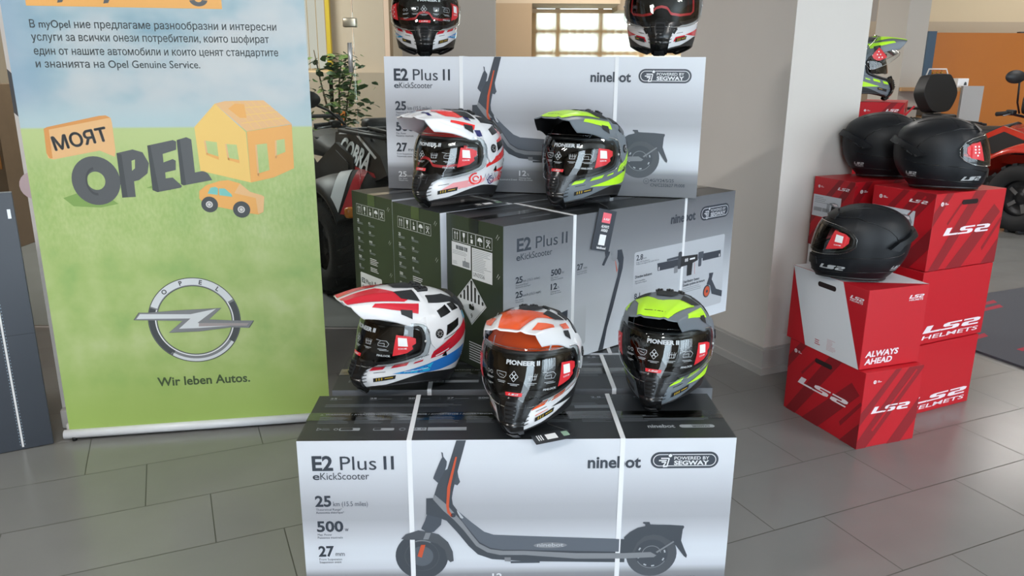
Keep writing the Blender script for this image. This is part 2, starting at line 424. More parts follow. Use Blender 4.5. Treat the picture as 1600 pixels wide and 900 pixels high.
def badge(S, x0, y0, x1, y1, dark, light, k=1):
    h = y1 - y0; r = h / 2
    S.poly(rrect(x0, y0, x1, y1, r * 0.999, 8), dark, k)
    # thin inner outline
    t = h * 0.045; i = h * 0.13
    for (a, b) in ((x0 + i, y0 + i),):
        ro = r - i
        o = rrect(a, b, x1 - i, y1 - i, ro * 0.999, 8); n_ = rrect(a + t, b + t, x1 - i - t, y1 - i - t, (ro - t) * 0.999, 8)
        m = len(o)
        S.raw(o + n_, [(q, (q + 1) % m, m + (q + 1) % m, m + q) for q in range(m)], light, k + 1)
    L = x1 - x0
    # rider emblem
    cx = x0 + L * 0.285
    S.poly(circ(cx, y0 + h * 0.2, h * 0.125, 14), dark, k + 2)
    S.poly(circ(cx, y0 + h * 0.2, h * 0.1, 14), light, k + 3)
    def st(a, b, c, d, w):
        n_ = Vector((-(d - b), c - a)).normalized() * w / 2
        S.poly([(a + n_.x, b + n_.y), (c + n_.x, d + n_.y), (c - n_.x, d - n_.y), (a - n_.x, b - n_.y)], light, k + 3)
    w = h * 0.075
    st(x0 + L * .15, y0 + h * .37, x0 + L * .27, y0 + h * .37, w); st(x0 + L * .27, y0 + h * .37, x0 + L * .245, y0 + h * .82, w)
    st(x0 + L * .12, y0 + h * .50, x0 + L * .235, y0 + h * .50, w); st(x0 + L * .16, y0 + h * .60, x0 + L * .225, y0 + h * .60, w)
    st(x0 + L * .225, y0 + h * .60, x0 + L * .185, y0 + h * .85, w); st(x0 + L * .185, y0 + h * .88, x0 + L * .25, y0 + h * .86, w)
    S.text('POWERED BY', x0 + L * .345, y0 + h * .46, h * .19, light, .012, x1=x0 + L * .86, k=k + 2)
    S.text('SEGWAY', x0 + L * .345, y0 + h * .78, h * .25, light, .035, x1=x0 + L * .86, k=k + 2)

def ninebot(S, x0, y, cap, x1, m, k=2): S.text('ninebot', x0, y, cap, m, 0.028, x1=x1, k=k)

def disc(S, cx, cy, r, m, k): S.poly(circ(cx, cy, r, 36), m, k)

def print_front(S):
    """printed scooter side of the carton; a from the left, b from the top"""
    d = K_ink
    S.text('E2', .0356, .0818, .0392, d, .03, x1=.0885); S.text('Plus', .1066, .0814, .0386, d, 0, x1=.1985); S.text('II', .2170, .0812, .0386, d, 0, x1=.243)
    S.text('e', .0352, .1085, .0198, d, .014, x1=.0525); S.text('KickScooter', .0545, .1085, .0198, d, 0, x1=.1785)
    for n_, y, w, x1, l1, l2, u_, ux in (('25', .1852, .078, .1718, 'Theoretical Range*', 'Autonomie théorique*', 'km (15.5 miles)', .0828), ('500', .2592, .1053, .1185, 'Max. Power', 'Puissance maximale', 'w', .1086), ('27', .3332, .0775, .1048, 'Front Suspension', 'Suspension avant', 'mm', .0812)):
        S.text(n_, .0368, y, .0296, d, .03, x1=w); S.text(u_, ux, y, .0135, K_ink2, 0, x1=x1)
        S.text(l1, .0378, y + .0125, .0062, K_ink2, x1=.0378 + .0037 * len(l1)); S.text(l2, .0374, y + .0212, .0062, K_ink2, x1=.0374 + .0036 * len(l2))
    S.text('25', .041, .4262, .019, K_white, .02, x1=.072); S.text('km/h', .0735, .4262, .008, K_white, x1=.093); S.text('Max. Speed', .041, .435, .005, K_white); S.text('Vitesse max.', .041, .442, .005, K_white)
    S.text('12', .4933, .4106, .018, K_white, .02, x1=.5200); S.text('%', .522, .4106, .009, K_white); S.text('Climbing Slope', .4933, .421, .005, K_white); S.text('Pente de montée', .4933, .428, .005, K_white)
    S.text('*tested with a 75 kg payload at 25 km/h', .37, .428, .005, K_white)
    ninebot(S, .7395, .0815, .032, .8767, d); badge(S, .9015, .0385, 1.0775, .0850, d, K_white)
    # scooter
    cx, cy = .3075, .3365
    disc(S, cx, cy, .0695, K_scootd, 1); S.raw(*ring(cx, cy, .044, .046), K_scoot, 2); disc(S, cx, cy, .030, K_hub, 2)
    S.raw(*ring(cx, cy, .046, .049, 250, 300), K_silver, 3)
    rx, ry = .9180, .3385
    disc(S, rx, ry, .0680, K_scoot, 1); disc(S, rx, ry, .044, K_scootd, 2); S.raw(*ring(rx, ry, .041, .043, 30, 150), K_silver, 3); S.raw(*ring(rx, ry, .024, .026, 190, 350), K_silver, 3)
    for a in (20, 75, 110, 160, 200, 340): S.raw(*ring(rx, ry, .034, .038, a, a + 13, 5), K_pale, 3)
    stem = [(.4029, 0.0008), (.4274, 0.0008), (.4048, .0882), (.3919, .1465), (.3892, .1647), (.3913, .183), (.4032, .2015), (.4396, .2366), (.4722, .265), (.4968, .2747), (.5794, .2791), (.83, .2915), (.846, .2924), (.8465, .3629), (.58, .3560), (.4926, .3482), (.4553, .3333), (.4307, .3068), (.4023, .2664), (.3742, .2311), (.3581, .224), (.3217, .212), (.3229, .1648), (.3411, .1641), (.3541, .1213), (.3708, .0856), (.3789, .0812)]
    S.poly(stem, K_scootd, 2)
    S.poly([(.3642, .0324), (.3682, .0347), (.3695, .0457), (.3781, .059), (.3771, .0701), (.3728, .0856), (.3541, .1204), (.3423, .1077), (.3436, .1019), (.3614, .0567), (.3663, .0479)], K_ink2, 3)
    S.poly([(.4048, .0882), (.407, .1039), (.4112, .1178), (.4043, .1277), (.3942, .124)], K_ink2, 3)
    S.poly([(.4032, .2015), (.4396, .2366), (.4722, .265), (.4968, .2747), (.5794, .2791), (.83, .2915), (.83, .330), (.5798, .3208), (.5217, .32), (.4885, .3138), (.4597, .2954), (.4151, .2317)], K_deck, 3)
    S.poly([(.3453, .1542), (.3751, .1828), (.397, .2106), (.4151, .234), (.4393, .2716), (.4596, .3001), (.4885, .3171), (.5217, .3223), (.5798, .3231), (.7163, .3322), (.8453, .334), (.9149, .3316), (.9315, .3418), (.9249, .3475), (.846, .3505), (.7167, .3492), (.5799, .336), (.5134, .3351), (.4802, .3265), (.4513, .3071), (.4188, .2596), (.3947, .2291), (.3666, .201), (.3398, .1664)], K_silver, 4)
    S.poly([(.3998, .046), (.4042, .046), (.386, .1329), (.3811, .1874), (.3829, .2012), (.3908, .2152), (.3867, .2197), (.3767, .2058), (.3742, .1874), (.378, .1328)], K_orange, 5)
    S.poly(circ(.392, .214, .0065, 14), K_ink, 5)
    S.poly([(.401, .199), (.4055, .203), (.4185, .2215), (.416, .2245), (.4105, .222), (.4035, .2075)], K_pale, 5)
    S.poly([(.3237, .212), (.3621, .224), (.3597, .2426), (.3409, .2633), (.3327, .2655), (.326, .2865), (.3117, .2863), (.3172, .2607), (.3076, .2535), (.318, .2304)], K_ink2, 3)
    S.poly([(.2543, .2832), (.2671, .2693), (.3001, .2581), (.3286, .2631), (.353, .2705), (.3773, .2943), (.3892, .3229), (.3912, .3515), (.3824, .3552), (.3743, .3465), (.3686, .3178), (.3484, .2986), (.3117, .2863), (.2706, .2858)], K_scoot, 4)
    S.poly([(.319, .2655), (.333, .2655), (.326, .285), (.312, .285)], K_silver, 5)
    S.poly([(.3063, .3013), (.3174, .3015), (.3074, .3398), (.2959, .3358)], K_orange, 5)
    S.poly([(.5259, .3429), (.5425, .3431), (.5426, .3561), (.5267, .3549)], K_silver, 3); S.rect(.5425, .3555, .62, .362, K_ink2, 1)
    S.poly([(.8425, .286), (.8572, .2707), (.877, .2581), (.8971, .2533), (.8969, .2481), (.8899, .2442), (.892, .2409), (.9078, .2411), (.9105, .2483), (.9264, .2493), (.9627, .2503), (.9992, .2533), (1.0013, .2572), (.9977, .2648), (.9953, .2984), (1.0035, .3193), (1.0138, .343), (1.0125, .3516), (1.0052, .3455), (.9826, .3138), (.9656, .2979), (.9396, .2821), (.919, .2792), (.8965, .2841), (.8791, .302), (.8668, .3304), (.8446, .3353)], K_scootd, 3)
    S.poly([(.929, .331), (.974, .2985), (.977, .3015), (.933, .3345)], K_silver, 5)
    S.poly(circ(.647, .307, .044, 28, .0085), K_silver, 5); S.text('ninebot', .612, .3105, .0105, K_pale, .02, x1=.682, k=6)
    S.raw(*ring(.945, .4165, .0085, .0098), K_ink, 2); S.text('H', .9415, .4205, .008, K_ink)
    S.text('4G/Y24/S/25', .957, .4185, .0105, K_ink, .01, x1=1.040); S.text('CN/C232627 PI:008', .960, .4345, .0105, K_ink, .01, x1=1.0775)

def print_back(S):
    d = K_ink
    S.text('E2', .0498, .0805, .037, d, .03, x1=.1050); S.text('Plus', .1236, .0805, .036, d, x1=.2130); S.text('II', .2300, .0808, .036, d, x1=.2537)
    S.text('e', .0483, .1085, .0198, d, .014, x1=.0630); S.text('KickScooter', .0650, .1085, .0198, d, x1=.1901)
    for n_, x, x1, y, u_, l1, l2 in (('25', .046, .0733, .1765, 'km (15.5 miles)', 'Theoretical Range*', 'Autonomie théorique*'), ('25', .046, .0733, .2215, 'km/h (15.5 mph)', 'Max. Speed', 'Vitesse max.'), ('500', .1875, .2301, .1765, 'W', 'Max. Power', 'Puissance maximale'), ('12', .1873, .2140, .2210, '%', 'Climbing Slope', 'Pente de montée'), ('27', .2983, .3255, .1762, 'mm', 'Front Suspension', 'Suspension avant')):
        S.text(n_, x, y, .0185, d, .03, x1=x1); S.text(u_, x1 + .002, y, .0075, K_ink2); S.text(l1, x, y + .009, .0045, K_ink2); S.text(l2, x, y + .0155, .0045, K_ink2)
    S.poly([(.4607, .1365), (.5037, .1376), (.5143, .1671), (.5115, .2024), (.4963, .2513), (.472, .3298), (.4469, .3981), (.4314, .4700), (.4078, .4700), (.4263, .4147), (.4568, .3165), (.4874, .2241), (.4922, .184), (.484, .1676), (.4621, .1592)], K_ink, 2)
    S.poly([(.422, .1334), (.4466, .137), (.4437, .1465), (.421, .1805), (.4104, .1764), (.4264, .1514)], K_ink, 3)
    S.poly(rrect(.455, .128, .482, .172, .012), K_silver, 3); S.poly([(.474, .172), (.476, .172), (.4865, .205), (.484, .214)], K_orange, 1)
    S.poly(rrect(.20, .2975, .3455, .43, .01), K_pale, 1); S.poly([(.215, .306), (.262, .299), (.262, .335), (.25, .34), (.25, .36), (.228, .36), (.228, .33)], K_ink, 2)
    S.poly(rrect(.568, .1585, 1.074, .2862, .008), K_pale, 1)
    S.poly(rrect(.559, .2955, .8180, .440, .008), K_pale, 1); S.poly(rrect(.838, .2970, 1.083, .430, .008), K_pale, 1)
    S.text('2.8', .578, .1875, .0185, d, .02, x1=.6115); S.text('inch', .614, .1875, .007, K_ink2); S.text('Large LED Dashboard', .578, .1965, .0052, K_ink2); S.text('Visible at an angle of 45° and in full sun', .578, .2035, .0052, K_ink2)
    S.text('Directive Indicators', .5765, .250, .0095, d, .02, x1=.663); S.text('Built in handlebar', .5765, .263, .0052, K_ink2); S.text('Clignotants intégrés', .5765, .270, .0052, K_ink2)
    S.text('8.1', .576, .3225, .0185, d, .02, x1=.606); S.text('inch', .608, .3225, .007, K_ink2); S.text('Inner hollow tyres', .576, .3315, .0052, K_ink2)
    S.text('Dual Braking System', .8405, .312, .0095, d, .02, x1=.934); S.text('Double système de freinage', .8405, .325, .0095, d, .02, x1=.968); S.lines(.8405, .955, .331, .352, 3, K_grey)
    S.poly([(.6889, .2140), (.8127, .2156), (.8155, .2443), (.6936, .242)], K_ink, 2); S.poly([(.74, .206), (.81, .204), (.81, .214), (.74, .214)], K_ink2, 2)
    S.poly([(.9435, .2159), (1.0545, .2173), (1.0563, .2439), (.9467, .2438)], K_ink, 2); S.poly(rrect(.918, .207, .949, .2330, .004), K_ink2, 3); S.poly(rrect(.922, .232, .940, .262, .004), K_ink2, 2)
    S.poly(rrect(.782, .240, .803, .265, .004), K_silver, 3); S.poly(rrect(.802, .190, .822, .253, .006), K_scootd, 3)
    S.poly([(.818, .208), (.9130, .2137), (.9154, .2358), (.8862, .2426), (.8839, .2862), (.8564, .2862), (.8545, .2456), (.8162, .2470)], K_black, 4)
    S.text('88', .8385, .2310, .0115, K_white, .02, x1=.857, k=6); S.rect(.867, .222, .897, .228, K_white, 6)
    S.poly(circ(.6985, .234, .0028, 10, .007), K_white, 4); S.poly(circ(1.046, .236, .0028, 10, .006), K_white, 4); S.poly([(.898, .243), (.8995, .243), (.9040, .286), (.9025, .286)], K_orange, 3)
    S.poly([(.9916, .2975), (1.0181, .2993), (1.0107, .3246), (1.0424, .3669), (1.082, .3807), (1.0823, .4047), (1.0178, .3827), (1.0028, .3466), (.981, .3395), (.9934, .3118)], K_ink, 3)
    S.poly(circ(.9845, .3665, .0215, 24, .0245), K_ink, 2); S.poly(circ(.9845, .3665, .0165, 20, .0195), K_orange, 4); S.poly(circ(.9845, .3665, .006, 12), K_ink, 5)
    ninebot(S, .7503, .0820, .032, .886, d); badge(S, .9144, .0410, 1.0878, .0925, d, K_pale)

def print_end(S, w, variant):
    """narrow end of a carton, a from the left edge, b from the top"""
    W = K_white
    x0, x1, y0, y1 = .0325, .2330, .0435, .0810
    cw = (x1 - x0) / 5
    for i in range(5):
        a = x0 + i * cw; t = .0011
        for r in ((a, y0, a + cw - .002, y0 + t), (a, y1 - t, a + cw - .002, y1), (a, y0, a + t, y1), (a + cw - .002 - t, y0, a + cw - .002, y1)): S.rect(*r, W, 1)
        c = a + cw / 2 - .001; m = (y0 + y1) / 2
        if i == 0:
            for dx in (-.006, .006): S.rect(c + dx - .0012, m - .005, c + dx + .0012, m + .013, W, 1); S.poly([(c + dx - .004, m - .005), (c + dx + .004, m - .005), (c + dx, m - .0135)], W, 1)
        if i == 1: S.poly([(c - .006, m - .013), (c + .006, m - .013), (c + .005, m - .002), (c + .001, m + .003), (c + .001, m + .011), (c + .005, m + .0135), (c - .005, m + .0135), (c - .001, m + .011), (c - .001, m + .003), (c - .005, m - .002)], W, 1)
        if i == 2: S.text('6', c - .004, m - .003, .010, W, .02); S.rect(c - .0055, m + .001, c + .0055, m + .013, W, 1)
        if i == 3: S.poly(circ(c, m + .001, .012, 16, .012, 180, 360), W, 1); S.rect(c - .0008, m, c + .0008, m + .012, W, 1); S.rect(c - .0008, m + .0105, c + .004, m + .012, W, 1)
        if i == 4: S.raw(*ring(c - .005, m - .006, .003, .0048, n=14), W, 1); S.raw(*ring(c + .005, m - .006, .003, .0048, n=14), W, 1); S.poly([(c - .005, m - .002), (c - .003, m - .003), (c + .010, m + .012), (c + .007, m + .013)], W, 1); S.poly([(c + .005, m - .002), (c + .003, m - .003), (c - .010, m + .012), (c - .007, m + .013)], W, 1)
    for (a, b) in ((w - .033, .028), (w - .030, .145), (w - .030, .262), (w - .030, .36)):
        S.poly([(a, b + .012), (a + .001, b + .0125), (a + .009, b + .001), (a + .008, b)], W, 1); S.poly([(a + .006, b + .016), (a + .007, b + .0165), (a + .016, b + .005), (a + .015, b + .0045)], W, 1)
    if variant == 'plain':
        y = .098
        for t_, l in (('25', 3), ('25', 2), ('20', 3), ('27', 3), ('500', 2), ('12', 3)):
            S.text(t_, .036, y + .010, .0095, W, .02); S.lines(.036, .080, y + .012, y + .021, 2, K_grey, fill=.35); y += .034
        y = .098
        for t_, l in (('8.1', 2), ('2.8', 2), ('IPX5', 1), ('18', 2)):
            S.text(t_, .118, y + .010, .0075, W, .02); S.lines(.118, .162, y + .012, y + .020, 2, K_grey, fill=.35); y += .034
        S.lines(.118, .178, y, y + .026, 4, W, fill=.4); S.lines(.118, .178, y + .034, y + .052, 3, W, fill=.4)
        S.poly(rrect(.04, .30, .195, .44, .006), K_label, 1); S.text('E2', .050, .338, .018, K_ink, .03, x1=.075, k=3); S.text('Plus', .082, .338, .017, K_ink, x1=.116, k=3); S.text('II', .122, .338, .017, K_ink, x1=.131, k=3)
        S.text('eKickScooter', .050, .356, .010, K_ink, x1=.118, k=3); S.poly([(.143, .322), (.149, .317), (.152, .325), (.147, .44), (.142, .44), (.147, .330)], K_ink, 3)
    else:
        S.lines(.115, .262, .39, .455, 8, W, fill=.4)

def make_carton(label, face, end=None, loc=(0, 0, 0), rotz=0.0, top='full', group='scooter cartons in the pyramid'):
    r = thing('scooter_carton', label, 'box', loc, rotz, group)
    W, D, H = W_BOX, D_BOX, H_BOX
    b = MB()
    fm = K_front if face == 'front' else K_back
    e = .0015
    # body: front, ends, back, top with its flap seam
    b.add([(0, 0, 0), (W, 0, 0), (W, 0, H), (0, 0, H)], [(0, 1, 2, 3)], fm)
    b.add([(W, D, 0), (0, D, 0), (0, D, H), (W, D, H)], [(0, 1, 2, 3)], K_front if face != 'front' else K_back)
    b.add([(0, D, 0), (0, 0, 0), (0, 0, H), (0, D, H)], [(0, 1, 2, 3)], K_green); b.add([(W, 0, 0), (W, D, 0), (W, D, H), (W, 0, H)], [(0, 1, 2, 3)], K_black)
    b.add([(0, 0, 0), (0, D, 0), (W, D, 0), (W, 0, 0)], [(0, 1, 2, 3)], K_side)
    c = D / 2
    b.add([(0, 0, H), (W, 0, H), (W, c - e, H), (0, c - e, H)], [(0, 1, 2, 3)], K_top); b.add([(0, c + e, H), (W, c + e, H), (W, D, H), (0, D, H)], [(0, 1, 2, 3)], K_top)
    b.add([(0, c - e, H), (W, c - e, H), (W, c - e, H - .004), (0, c - e, H - .004), (W, c + e, H), (0, c + e, H), (0, c + e, H - .004), (W, c + e, H - .004)], [(0, 1, 2, 3), (4, 5, 6, 7), (3, 2, 7, 6)], K_side)
    S = Sheet(b, (0, 0, H), (1, 0, 0), (0, 0, -1)).out((0, -1, 0))
    if face == 'front': print_front(S)
    else: print_back(S)
    S = Sheet(b, (0, D, H), (0, -1, 0), (0, 0, -1)).out((-1, 0, 0))
    print_end(S, D, end or 'plain')
    # top print
    S = Sheet(b, (0, 0, H), (1, 0, 0), (0, 1, 0)).out((0, 0, 1))
    if top == 'full':
        for x, t_ in ((.0354, '25'), (.1474, '25'), (.2558, '20'), (.3662, '27'), (.4558, '500'), (.60, '12'), (.7776, '2.8'), (.9, '8.1')):
            S.text(t_, x, .2545, .010, K_grey, .02, d=1, x1=x + .0095 * len(t_)); S.rect(x + .022, .2555, x + .062, .258, K_dim, 1); S.rect(x, .2478, x + .022, .2495, K_dim, 1)
            S.rect(x + .09, .245, x + .0905, .266, K_dim, 1)
        S.lines(.03, .42, .203, .224, 3, K_dim, fill=.35, ragged=.15); S.lines(.62, .80, .203, .224, 3, K_dim, fill=.35, ragged=.15)
        S.text('WARNINGS / AVERTISSEMENT / WARNHINWEISE / AVVERTENZE / ADVERTENCIA / OSTRZEŻENIE / WAARSCHUWING', .043, .1495, .0075, K_grey, .01, d=1, x1=.70)
        S.poly([(.028, .1495), (.038, .1495), (.033, .158)], K_grey, 1)
        for x in (.0317, .1282, .2247, .325, .4253, .53, .63, .735, .84): S.lines(x, x + .082, .098, .141, 7, K_dim, fill=.35, ragged=.3)
        S.raw(*ring(.0425, .0655, .006, .009, n=3), K_grey, 1); S.lines(.052, .075, .058, .072, 2, K_dim, fill=.4); S.raw(*ring(.0875, .0645, .004, .006, n=14), K_grey, 1)
        S.poly(rrect(.0958, .056, .1497, .0715, .004), K_grey, 1); S.poly(rrect(.099, .058, .132, .0695, .004), K_top, 2)
        S.poly(rrect(.184, .056, .2385, .0700, .004), K_grey, 1); S.poly(rrect(.186, .058, .205, .068, .004), K_top, 2); S.raw(*ring(.26, .0625, .005, .009, n=16), K_dim, 1)
        S.rect(.2845, .0545, .3225, .0715, K_grey, 1); S.raw(*ring(.294, .063, .003, .005, n=12), K_top, 2); S.raw(*ring(.313, .063, .003, .005, n=12), K_top, 2)
        S.rect(.326, .0535, .427, .0725, K_grey, 1); S.rect(.3275, .0550, .4255, .0710, K_grey, 2)
        ninebot(Sheet2(S), .9036, .0590, .0185, .9755, K_grey); S.poly(rrect(.9884, .0590, 1.0815, .0775, .009), K_grey, 1); S.text('POWERED BY', 1.022, .070, .0045, K_top, .01, d=1, x1=1.070); S.text('SEGWAY', 1.022, .0625, .006, K_top, .03, d=1, x1=1.070)
        S.lines(.9036, 1.08, .104, .121, 3, K_dim, fill=.4, ragged=.1); S.rect(.724, .186, .83, .207, K_dim, 1); S.text('Bluetooth', .9036, .128, .007, K_dim, d=1)
    else:
        S.poly(rrect(.12, .060, .24, .070, .004), K_dim, 1); S.lines(.3, .42, .056, .075, 2, K_dim, fill=.4); S.lines(.5, .78, .205, .215, 1, K_dim); S.lines(.12, .42, .21, .23, 2, K_dim, fill=.3); ninebot(Sheet2(S), .9036, .0590, .0185, .9755, K_dim)
    b.build('carton_body', r)
    # two white packing straps
    for x in (.2835, .8275):
        s = MB(); w = .0062; q = .0016
        lp = [(-q, -q), (D + q, -q), (D + q, H + q), (-q, H + q)]
        li = [(0.0008, 0.0008), (D - .0008, .0008), (D - .0008, H - .0008), (.0008, H - .0008)]
        vs = []
        for (y, z) in lp: vs += [(x - w, y, z), (x + w, y, z)]
        for (y, z) in li: vs += [(x - w, y, z), (x + w, y, z)]
        fs = []
        for i in range(4):
            j = (i + 1) % 4
            fs += [(2 * i, 2 * i + 1, 2 * j + 1, 2 * j), (2 * i, 2 * j, 8 + 2 * j, 8 + 2 * i), (2 * i + 1, 8 + 2 * i + 1, 8 + 2 * j + 1, 2 * j + 1)]
        s.add([(vx, vy, max(vz, 0.0005)) for vx, vy, vz in vs], fs, K_strap); fixnormals(s.build('strap', r))
    t = MB()
    t.add([(-.001, c - .024, H + .0009), (W + .001, c - .024, H + .0009), (W + .001, c + .024, H + .0009), (-.001, c + .024, H + .0009)], [(0, 1, 2, 3)], K_tape)
    t.add([(-.001, c - .024, H + .0009), (-.001, c + .024, H + .0009), (-.001, c + .024, H - .04), (-.001, c - .024, H - .04)], [(0, 1, 2, 3)], K_tape)
    t.build('packing_tape', r)
    if end == 'hazard':
        l = MB(); S = Sheet(l, (0, D, H), (0, -1, 0), (0, 0, -1), lift=.0005).out((-1, 0, 0))
        S.rect(.0290, .0840, .1275, .1595, K_label, 3)
        x = .052
        while x < .108:
            w_ = random.choice((.001, .0018, .003)); S.rect(x, .0925, x + w_, .1055, K_ink, 4); x += w_ + random.choice((.001, .002))
        S.lines(.034, .122, .110, .124, 3, K_grey, 4, fill=.3); S.lines(.034, .06, .144, .156, 3, K_grey, 4, fill=.3); S.text('2', .095, .137, .010, K_ink, k=4)
        x = .086
        while x < .120: S.rect(x, .137, x + .002, .155, K_ink, 4); x += .0036
        l.build('shipping_label', r, label='white paper label with a barcode')
        l = MB(); S = Sheet(l, (0, D, H), (0, -1, 0), (0, 0, -1), lift=.0005).out((-1, 0, 0))
        S.rect(.1335, .0868, .2328, .1835, K_label, 3); S.lines(.138, .228, .091, .160, 13, K_grey, 4, fill=.3, ragged=.5); S.text('UN3556', .139, .1745, .0125, K_ink, 0, x1=.196, k=4)
        l.build('shipping_label', r, label='white paper label reading UN3556')
        l = MB(); S = Sheet(l, (0, D, H), (0, -1, 0), (0, 0, -1), lift=.0005).out((-1, 0, 0))
        cx, cy, q = .1300, .2595, .0742
        S.poly([(cx, cy - q), (cx + q, cy), (cx, cy + q), (cx - q, cy)], K_label, 3)
        g = q - .004; gi = g - .0014
        o = [(cx, cy - g), (cx + g, cy), (cx, cy + g), (cx - g, cy)]; n_ = [(cx, cy - gi), (cx + gi, cy), (cx, cy + gi), (cx - gi, cy)]
        S.raw(o + n_, [(i, (i + 1) % 4, 4 + (i + 1) % 4, 4 + i) for i in range(4)], M_black, 4)
        for i in range(7):
            xx = cx + (i - 3) * .0185; y0 = cy - gi + abs(xx - cx) + .001
            S.rect(xx - .0043, y0, xx + .0043, cy - .001, M_black, 4)
        S.poly([(cx - .014, cy + .010), (cx - .004, cy + .007), (cx + .002, cy + .013), (cx + .012, cy + .010), (cx + .014, cy + .022), (cx + .004, cy + .026), (cx - .012, cy + .024)], M_black, 4); S.poly([(cx + .003, cy + .011), (cx + .006, cy + .002), (cx + .010, cy + .009)], M_black, 4)
        S.text('9', cx - .005, cy + .052, .0145, M_black, .01, k=4)
        l.build('hazard_label', r, label='black and white striped diamond hazard label')
    return r

class Sheet2:
    """same sheet seen with v pointing up the page"""
    def __init__(s, S): s.S = S
    def text(s, *a, **k): k['d'] = 1; s.S.text(*a, **k)

P_B0 = Vector((-0.5419, 1.7821, 0)); A_B0 = 0.0293
P_M0 = Vector((-0.0256, 2.1802, H_BOX + .003)); A_M0 = 0.6961
P_T = Vector((-0.462, 2.8938, 2 * H_BOX + .006)); A_T = -0.1813
def yaw(a): return Vector((math.cos(a), math.sin(a), 0)), Vector((-math.sin(a), math.cos(a), 0))
uM, vM = yaw(A_M0); uT, vT = yaw(A_T); uB, vB = yaw(A_B0)
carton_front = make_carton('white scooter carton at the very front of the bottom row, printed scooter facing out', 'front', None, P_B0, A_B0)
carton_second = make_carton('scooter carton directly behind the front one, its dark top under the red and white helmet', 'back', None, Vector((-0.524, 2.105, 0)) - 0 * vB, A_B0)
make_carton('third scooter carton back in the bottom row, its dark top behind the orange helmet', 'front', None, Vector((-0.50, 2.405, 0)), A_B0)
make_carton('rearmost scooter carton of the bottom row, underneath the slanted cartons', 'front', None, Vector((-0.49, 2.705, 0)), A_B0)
make_carton('slanted grey middle carton with a striped diamond label on its dark end', 'back', 'hazard', P_M0, A_M0, top='plain')
make_carton('middle of the three slanted scooter cartons with dark green ends', 'front', 'plain', P_M0 + vM * .2870 - uM * .0206, A_M0, top='plain')
make_carton('leftmost of the three slanted scooter cartons with dark green ends', 'front', 'plain', P_M0 + vM * .5985 - uM * .004, A_M0, top='plain')
carton_top = make_carton('scooter carton lying across the top of the pyramid under two helmets', 'front', None, P_T, A_T)
# ------------------------------------------------------------------ roll-up banner
def banner_mat():
    m = bpy.data.materials.new('banner_print'); m.use_nodes = True
    nt = m.node_tree; b = nt.nodes['Principled BSDF']; L = nt.links.new
    tc = nt.nodes.new('ShaderNodeTexCoord'); sp = nt.nodes.new('ShaderNodeSeparateXYZ'); L(tc.outputs['Object'], sp.inputs[0])
    def noise(scale, det, stretch=None):
        n = nt.nodes.new('ShaderNodeTexNoise'); n.inputs['Scale'].default_value = scale; n.inputs['Detail'].default_value = det
        if stretch:
            mp = nt.nodes.new('ShaderNodeMapping'); mp.inputs['Scale'].default_value = stretch; L(tc.outputs['Object'], mp.inputs[0]); L(mp.outputs[0], n.inputs['Vector'])
        else: L(tc.outputs['Object'], n.inputs['Vector'])
        return n.outputs['Fac']
    def ramp(fac, stops):
        r = nt.nodes.new('ShaderNodeValToRGB'); L(fac, r.inputs[0]); e = r.color_ramp.elements
        e[0].position, e[0].color = stops[0][0], hexc(stops[0][1]); e[1].position, e[1].color = stops[-1][0], hexc(stops[-1][1])
        for p_, c_ in stops[1:-1]:
            q = e.new(p_); q.color = hexc(c_)
        return r.outputs[0]
    def mixc(fac, a, c):
        x = nt.nodes.new('ShaderNodeMix'); x.data_type = 'RGBA'
        L(fac, x.inputs[0])
        for i, v in ((6, a), (7, c)):
            if isinstance(v, str): x.inputs[i].default_value = hexc(v)
            else: L(v, x.inputs[i])
        return x.outputs[2]
    def mrange(v, a, b_):
        r = nt.nodes.new('ShaderNodeMapRange'); r.inputs[1].default_value = a; r.inputs[2].default_value = b_; r.interpolation_type = 'SMOOTHSTEP'; L(v, r.inputs[0]); return r.outputs[0]
    sky = ramp(noise(3.2, 3, (1, 1, 1.5)), [(0.30, '#93b6c6'), (0.42, '#b2c9d2'), (0.50, '#c6d2d7'), (0.62, '#d2d8da')])
    edge = mrange(sp.outputs[0], 0.22, -0.05); sky = mixc(edge, sky, '#9fb9ce')
    low = mrange(sp.outputs[2], 1.30, 1.18); sky = mixc(low, sky, '#bfd6dc')
    gr = ramp(noise(7, 4), [(0.30, '#9fc274'), (0.45, '#b3cd7f'), (0.6, '#c1d68e'), (0.75, '#cddda0')])
    fine = ramp(noise(90, 3, (1, 1, .5)), [(0.35, '#a9c87a'), (0.65, '#c9da98')])
    fz = mrange(sp.outputs[2], 0.62, 0.85)
    hz = nt.nodes.new('ShaderNodeMath'); hz.operation = 'MULTIPLY'; hz.inputs[1].default_value = 0.45; L(fz, hz.inputs[0])
    g2 = mixc(hz.outputs[0], gr, fine)
    top = mrange(sp.outputs[2], 0.95, 1.175); g2 = mixc(top, g2, '#c8da98')
    bot = mrange(sp.outputs[2], 0.40, 0.05); g2 = mixc(bot, g2, '#aecb6c')
    hor = mrange(sp.outputs[2], 1.168, 1.178)
    hs = nt.nodes.new('ShaderNodeHueSaturation'); hs.inputs['Value'].default_value = 0.84; L(mixc(hor, g2, sky), hs.inputs['Color']); L(hs.outputs[0], b.inputs['Base Color'])
    b.inputs['Roughness'].default_value = 0.42
    return m
BL = Vector((-1.709, 2.714, 0)); A_BN = math.atan2(0.156, 0.860)
bn = thing('rollup_banner', 'tall roll-up banner with blue sky, green grass and a silver bolt emblem', 'banner', BL, A_BN)
BM = banner_mat()
b = MB()
x0, x1 = 0.018, 0.992
n = 24
vs = []; fs = []
for i in range(n + 1):
    for z in (0.03, 2.03): vs.append((x0 + (x1 - x0) * i / n, 0, z))
